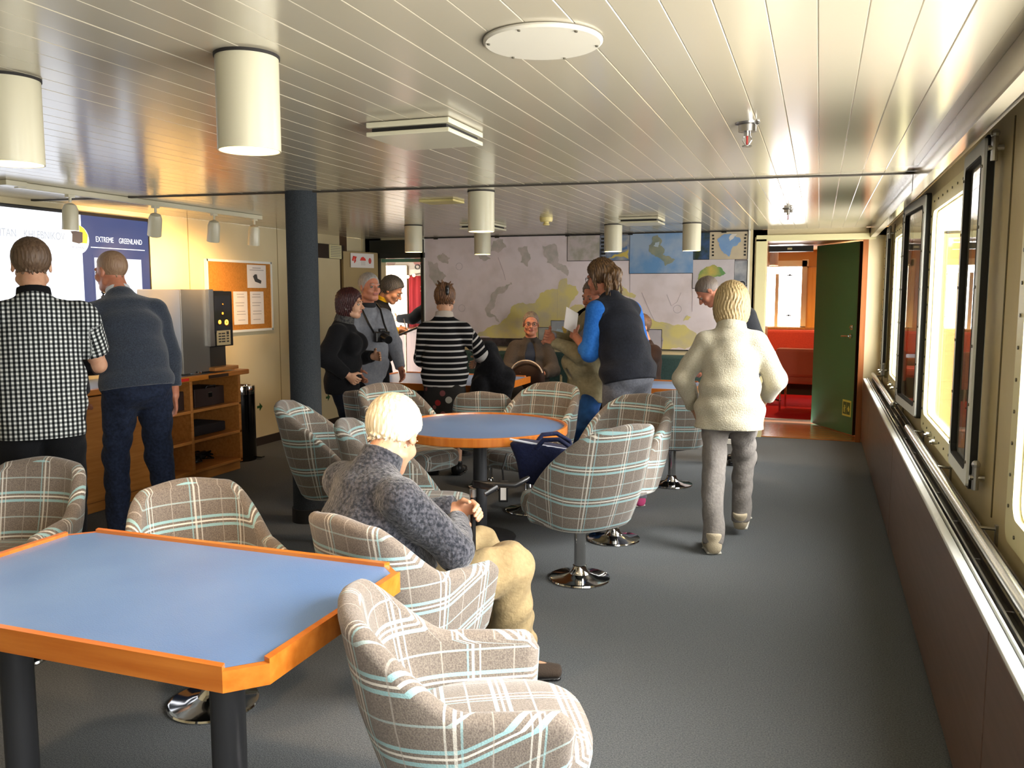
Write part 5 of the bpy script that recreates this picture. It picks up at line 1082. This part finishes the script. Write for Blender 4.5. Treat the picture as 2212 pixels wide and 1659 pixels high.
# 6 woman in the striped top
M_strp = attr_mat('striped_jersey', lambda fr, le, mx: mx(le(fr(1, .047), .30), '#0c0c0f', '#b9b6b4'))
def floral():
    m = mat('floral_skirt', '#14110f', .9); nt = m.node_tree; N = nt.nodes; L = nt.links; b = N['Principled BSDF']; tc = N.new('ShaderNodeTexCoord'); v = N.new('ShaderNodeTexVoronoi'); v.inputs['Scale'].default_value = 13; L.new(tc.outputs['Object'], v.inputs[0])
    lt = N.new('ShaderNodeMath'); lt.operation = 'LESS_THAN'; lt.inputs[1].default_value = .36; L.new(v.outputs['Distance'], lt.inputs[0]); r = N.new('ShaderNodeValToRGB'); r.color_ramp.interpolation = 'CONSTANT'
    cols = ['#14110f', '#7c1418', '#2d3a34', '#8a1c1c', '#9a9a94', '#14110f', '#5a4a1c', '#6a3a3c']
    r.color_ramp.elements[0].color = lin(cols[0]); r.color_ramp.elements[1].position = .125; r.color_ramp.elements[1].color = lin(cols[1])
    for i, c in enumerate(cols[2:]): e = r.color_ramp.elements.new((i+2)/8); e.color = lin(c)
    sp = N.new('ShaderNodeSeparateColor'); L.new(v.outputs['Color'], sp.inputs[0]); L.new(sp.outputs[0], r.inputs[0])
    mx = N.new('ShaderNodeMix'); mx.data_type = 'RGBA'; L.new(lt.outputs[0], mx.inputs['Factor']); mx.inputs['A'].default_value = lin('#14110f'); L.new(r.outputs[0], mx.inputs['B']); L.new(mx.outputs['Result'], b.inputs['Base Color']); return m
p6 = person((-2.87, 6.40), (-.30, .95), 'woman in a black and white striped top with her hair pinned up, seen from behind', dict(h=1.54, fem=True, girth=1.35, shw=1.12, shup=-.02, skin=SK_p, hair='bun', hairmat=hair_mat('auburn', '#3a2012', '#7a5230'), face=False, clip=True, handR=(.24, .24, .92), handL=(-.10, .26, .95), elbR=(.8, -.5, -.4), elbL=(-.5, -.8, -.5), head=(0, 8, 0), hthick=.016, strand=1.3))
p6['skirt'](floral(), .46); p6['top']('striped_top', M_strp, .024, 'three', .10, .0035, hemr=1.0, seed=7, dx=.0075); p6['collar']('collar', cloth_mat('cream_cotton', '#b8aca0'), .062, .016, .03, .012); p6['shoes'](M_black, M_black)
jk = empty('draped_jacket', p6['root'].location, p6['root'].rotation_euler.z); tag(jk, 'black fleece jacket draped over the arm of the woman in stripes', 'jacket')
G = Field(V3(.05, -.15, .3), V3(.75, .5, 1.25), .009)
G.ec((.34, .10, 1.06), (.42, .12, .70), (.07, .10), (.13, .10), (1, 0, 0), .03); G.ec((.36, .16, .95), (.28, .10, .62), (.10, .09), (.11, .08), (1, 0, 0), .03); G.rc((.50, .14, .80), (.46, .10, .50), .075, .05, .03); G.rc((.30, .06, .75), (.27, .04, .52), .07, .045, .03); G.folds(.008, 34, 5, .4)
me, V, Q = G.mesh('cloth'); link('cloth', me, cloth_mat('black_fleece', '#0d0d11', '#16161b', 50), jk)
# 7 seated man with glasses
p7 = person((-2.90, 8.72), (.28, -.96), 'seated man with glasses and grey jacket on the bench below the chart', dict(h=1.70, girth=1.15, belly=.04, skin=SK_r, hair='short', hairmat=hair_mat('grey_short', '#6a5a4c', '#85786a'), glasses=True, pel=(0, -.02, .49), lean=-12, curl=12, footR=(.14, .44, 0), footL=(-.14, .44, 0), handR=(.14, .30, .66), handL=(-.14, .30, .66), head=(4, 0, 0), hthick=.006, hs=1.05))
p7['trousers'](cloth_mat('dark_trousers', '#1c1815')); sh7 = p7['top']('polo_shirt', cloth_mat('slate_blue', '#2a3140'), .012, 'cap', .04, .003, seed=2, openv=(.012, -.03)); p7['top']('jacket', cloth_mat('taupe_jacket', '#3a342e', '#443c36'), .030, 'long', .10, .005, seed=3, openv=(.055, .30)); p7['shoes'](M_black, M_black)
bg7 = empty('brown_satchel', (-2.80, 8.36, .56), R(-10)); tag(bg7, 'brown satchel with pale piping on the lap of the man with glasses', 'bag')
G = Field(V3(-.3, -.2, -.1), V3(.3, .2, .36), .009); G.el((0, 0, .08), (.20, .07, .16), None, .02); G.folds(.003, 30, 3); me, V, Q = G.mesh('body'); link('body', me, cloth_mat('brown_leather', '#2b1a12', rough=.5), bg7)
MB().tube([(-.19*math.cos(t), -.05, .09+.155*math.sin(t)) for t in np.linspace(.2, 2.9, 20)], .008, 8).obj('piping', cloth_mat('pale_piping', '#c8b8a8'), bg7)
# 8 person in the beige safari jacket
p8 = person((-1.63, 6.33), (-.66, -.75), 'person in a beige safari jacket half hidden behind the woman in the navy vest', dict(h=1.60, girth=1.15, skin=SK_r, hair='short', hairmat=hair_mat('grey_short', '#6a5a4c', '#85786a'), handR=(.14, .26, 1.17), handL=(.06, .28, 1.13), elbR=(.8, -.2, -.7), elbL=(-.8, -.2, -.7), head=(10, 12, 0), side=-20, belly=.04, curlR=70, curlL=70))
p8['trousers'](cloth_mat('blue_navy_trousers', '#15203a', '#2a5a9a', 5)); p8['top']('shirt', cloth_mat('pale_lilac_shirt', '#8f8d96'), .012, 'long', .03, .003, seed=3); p8['top']('jacket', cloth_mat('beige_canvas', '#8c8366', '#9a9072', 40), .034, 'long', .16, .008, hemr=1.05, seed=8, openv=(.035, .30), sl_e=.020); p8['shoes'](M_black, M_black)
MB().box((.13, .175, .80), (.13, .015, .14), Matrix.Rotation(R(-30), 3, 'Z'), bev=.006).obj('pocket', cloth_mat('beige_canvas', '#8c8366', '#9a9072', 40), p8['root'])
# 9 woman in the navy vest
p9 = person((-1.22, 5.79), (-.80, .60), 'woman in a navy vest over bright blue sleeves holding a sheet of paper', dict(h=1.78, fem=True, girth=1.18, shw=1.05, skin=SK_r, hair='pony', hairmat=hair_mat('dark_blond', '#26170f', '#72532f'), glasses=True, lean=16, curl=12, handL=(-.14, .40, 1.18), handR=(.10, .38, 1.16), elbL=(-.25, -.5, -1), elbR=(.9, -.3, -.7), head=(8, 10, 0), hthick=.018, footR=(.12, .02, 0), footL=(-.10, -.06, 0), hs=1.04, strand=1.4))
p9['trousers'](cloth_mat('grey_jeans', '#55575f', '#62646c', 60), .014); p9['top']('blue_shirt', cloth_mat('bright_blue', '#1f5ba8', '#2a68b8', 60), .010, 'three', .03, .003, seed=5, sl_e=.016); p9['top']('vest', cloth_mat('navy_softshell', '#15171f', '#1b1e27', 60, .8), .026, 'cap', .08, .003, hemr=1.0, seed=6, neckh=.035); p9['shoes'](cloth_mat('pink_mesh', '#b0426e', rough=.7), mat('shoe_sole_white', '#b8b4ac', .6))
sh9 = tag(empty('paper_sheet', p9['root'].location, p9['root'].rotation_euler.z), 'white folded sheet of paper held up by the woman in the navy vest', 'paper')
MB().box((-.135, .47, 1.30), (.12, .004, .17), Matrix.Rotation(R(25), 3, 'Y')@Matrix.Rotation(R(-20), 3, 'X')).obj('sheet', M_paper, sh9)
# 10 seated man, dark brown jacket
p10 = person((-1.66, 8.62), (-.82, -.57), 'seated man in a dark brown jacket and pink shirt on the bench, facing left', dict(h=1.70, skin=SK_t, hair='short', hairmat=hair_mat('brown_short', '#4a3424', '#6a4e38'), pel=(0, -.02, .48), lean=-6, curl=12, footR=(.12, .42, 0), footL=(-.12, .42, 0), handR=(.12, .32, .68), handL=(-.12, .32, .68), head=(14, 4, 0), hthick=.010, hs=1.05))
p10['trousers'](cloth_mat('dark_trousers', '#1c1815')); p10['top']('shirt', cloth_mat('pink_shirt', '#a8606a'), .012, 'cap', .04, .003, seed=2, openv=(.012, -.05)); p10['top']('jacket', cloth_mat('dark_brown_jacket', '#1e120e', '#281912'), .030, 'long', .10, .005, seed=4, openv=(.050, .30)); p10['shoes'](M_black, M_black)
# 11 man in black sweater, bending
p11 = person((-.54, 7.72), (-.97, -.12), 'man in a black sweater bending over beside the doorway, behind the woman in cream', dict(h=1.76, skin=SK_r, hair='short', hairmat=hair_mat('cropped_grey', '#5c5048', '#776a5e'), lean=8, curl=32, handR=(.10, .42, .84), handL=(-.12, .42, .84), head=(4, 46, 0), hthick=.005, strand=.3, hs=1.04))
p11['trousers'](cloth_mat('black_trousers', '#101114')); p11['top']('sweater', cloth_mat('black_knit', '#0e0f13', '#15171c'), .024, 'long', .06, .004, hemr=1.0, seed=4); p11['collar']('collar', cloth_mat('black_knit', '#0e0f13', '#15171c'), .062, .012, .04, .015); p11['shoes'](M_black, M_black)
# 12 woman in the cream sweater walking away
M_cream_kn = mat('cloth_cream_knit', '#b3ac98', .95, col2='#a59e88', scale=130, bump=.5, bscale=150, sheen=.3, spec=.1)
p12 = person((-.475, 5.12), (-.10, .99), 'woman in a cream sweater and grey trousers walking away toward the doorway', dict(h=1.53, fem=True, girth=1.22, shw=1.08, skin=SK_p, hair='long', hairmat=hair_mat('ash_blond', '#8a7650', '#b49c70'), face=False, handL=(-.21, .16, .80), handR=(.22, .26, .86), elbL=(-1.0, -.35, -.3), elbR=(.8, -.6, -.4), head=(0, 10, 0), curl=8, lean=3, hthick=.022, footL=(-.07, -.16, 0), footR=(.09, .24, .05), footpitchR=-28, hs=1.04, hairlow=-.118))
p12['trousers'](cloth_mat('grey_trousers', '#6c6763', '#76716c', 50), fl=.006, w=.98); p12['top']('sweater', M_cream_kn, .030, 'long', .125, .005, hemr=1.08, seed=12, dx=.0075, sl_e=.022); p12['collar']('roll_collar', M_cream_kn, .070, .022, .035, .0); p12['shoes'](cloth_mat('beige_suede', '#a89c84', rough=.8), mat('shoe_sole_grey', '#b0aca0', .6))
# 13 seated white-haired man with cane
M_mel = mat('cloth_melange_knit', '#1f2229', .96, col2='#4c4c53', scale=85, detail=2, bump=.8, bscale=80, sheen=.3, spec=.1, lo=.38, hi=.66)
p13 = person((-1.415, 2.61), (.66, .75), 'white-haired man in a dark blue melange sweater sitting with a walking cane', dict(h=1.66, girth=1.30, shw=1.18, belly=.03, skin=SK_p, hair='thin', hairmat=hair_mat('white', '#cfc2a0', '#efe6cc'), pel=(-.03, .06, .435), lean=-38, curl=55, necklen=.5, twist=12, handR=(-.02, .30, .66), handL=(-.08, .32, .69), elbR=(1, .1, -.8), elbL=(-1, -.1, -.8), head=(30, 34, 0), footR=(-.02, .55, 0), footL=(-.20, .46, 0), kneeR=(.05, 1, .6), kneeL=(-.1, 1, .6), hthick=.012, strand=.6, palmR=(-1, .2, -.3), palmL=(1, .2, -.3), curlR=75, curlL=75, toeR=-30, hs=1.12))
p13['trousers'](cloth_mat('khaki', '#8f7c5a', '#9a8763', 50, .85), .018, .010, w=1.08); p13['top']('sweater', M_mel, .026, 'long', .05, .004, hemr=1.0, seed=3, dx=.0075, sl_e=.020); p13['collar']('knit_collar', M_mel, .066, .014, .040, .004); p13['shoes'](cloth_mat('brown_suede', '#3a3028', rough=.8), M_black)
cn_ = empty('walking_cane', p13['root'].location, p13['root'].rotation_euler.z); tag(cn_, 'black walking cane with curved handle held by the white-haired man', 'cane')
MB().cyl((-.05, .38, .005), (-.05, .38, .76), .0105, n=14).obj('shaft', M_black, cn_, smooth=40); MB().cyl((-.05, .38, .735), (-.05, .38, .765), .0125, n=14).obj('collar', M_steel, cn_)
MB().tube([(.05, .38, .765), (.055, .42, .785), (-.05, .38, .785), (.065, .50, .79), (.07, .54, .808), (.07, .555, .815)], [.009, .0125, .013, .012, .010, .006], 12).obj('handle', M_black, cn_, smooth=60); MB().cyl((-.05, .38, 0), (-.05, .38, .03), .013, n=14).obj('ferrule', M_gasket, cn_)
# 14 person reaching across in the pantry doorway
p14 = person((-4.52, 9.93), (-.99, .10), 'person in a black sweater reaching out beyond the far left doorway', dict(h=1.70, skin=SK_p, hair='short', hairmat=hair_mat('brown_short', '#4a3424', '#6a4e38'), lean=8, handL=(-.16, .52, 1.17), handR=(.16, .48, 1.15), elbL=(-.4, -.3, -1), elbR=(.4, -.3, -1), head=(0, 15, 0)))
p14['trousers'](cloth_mat('black_trousers', '#101114')); p14['top']('sweater', cloth_mat('black_knit', '#0e0f13', '#15171c'), .022, 'long', .06, .004, hemr=1.0, seed=14); p14['shoes'](M_black, M_black)
# ============================================================ navy tote on the chair
tb = empty('tote_bag', (-1.36, 4.37, .462), R(20)); tag(tb, 'navy tote bag with luggage tag standing on a tartan chair', 'bag')
G = Field(V3(-.32, -.2, -.03), V3(.32, .2, .42), .008); G.ec((0, 0, .04), (0, 0, .22), (.15, .07), (.21, .075), (1, 0, 0), .01); G.folds(.006, 22, 11, .5); G.cut((0, 0, .225), nrm((.18, 0, 1))); G.cut((0, 0, 0), (0, 0, -1)); G.ec((0, 0, .22), (0, 0, .40), (.195, .052), (.205, .06), (1, 0, 0), .004)if False else None
me, V, Q = G.mesh('body'); link('body', me, cloth_mat('navy_canvas', '#141a38', '#1a2244', 60, .7), tb)
M_nv = cloth_mat('navy_canvas', '#141a38', '#1a2244', 60, .7)
for y in (-.066, .066): MB().tube([(-.06, y*1.05, .21), (-.02, y*1.25, .26), (.06, y*1.5, .265), (.13, y*1.7, .22), (.15, y*1.6, .14), (.13, y*1.15, .12)], .013, 8).obj('handle', M_nv, tb, smooth=60)
MB().tube([(-.20, -.045, .258), (0, -.066, .222), (.20, -.045, .185)], .006, 8).obj('white_trim', mat('white_zip', '#c4c8d4', .6), tb)
tg_ = empty('luggage_tag', (-.235, -.07, -.02), 0, tb); MB().tube([(.02, .03, .20), (-.005, 0, .12), (0, 0, .06)], .006, 6).obj('strap', M_black, tg_); MB().box((0, 0, 0), (.05, .008, .12), bev=.004).obj('holder', M_black, tg_); MB().box((0, -.0045, -.005), (.03, .002, .085)).obj('card', M_paper, tg_)
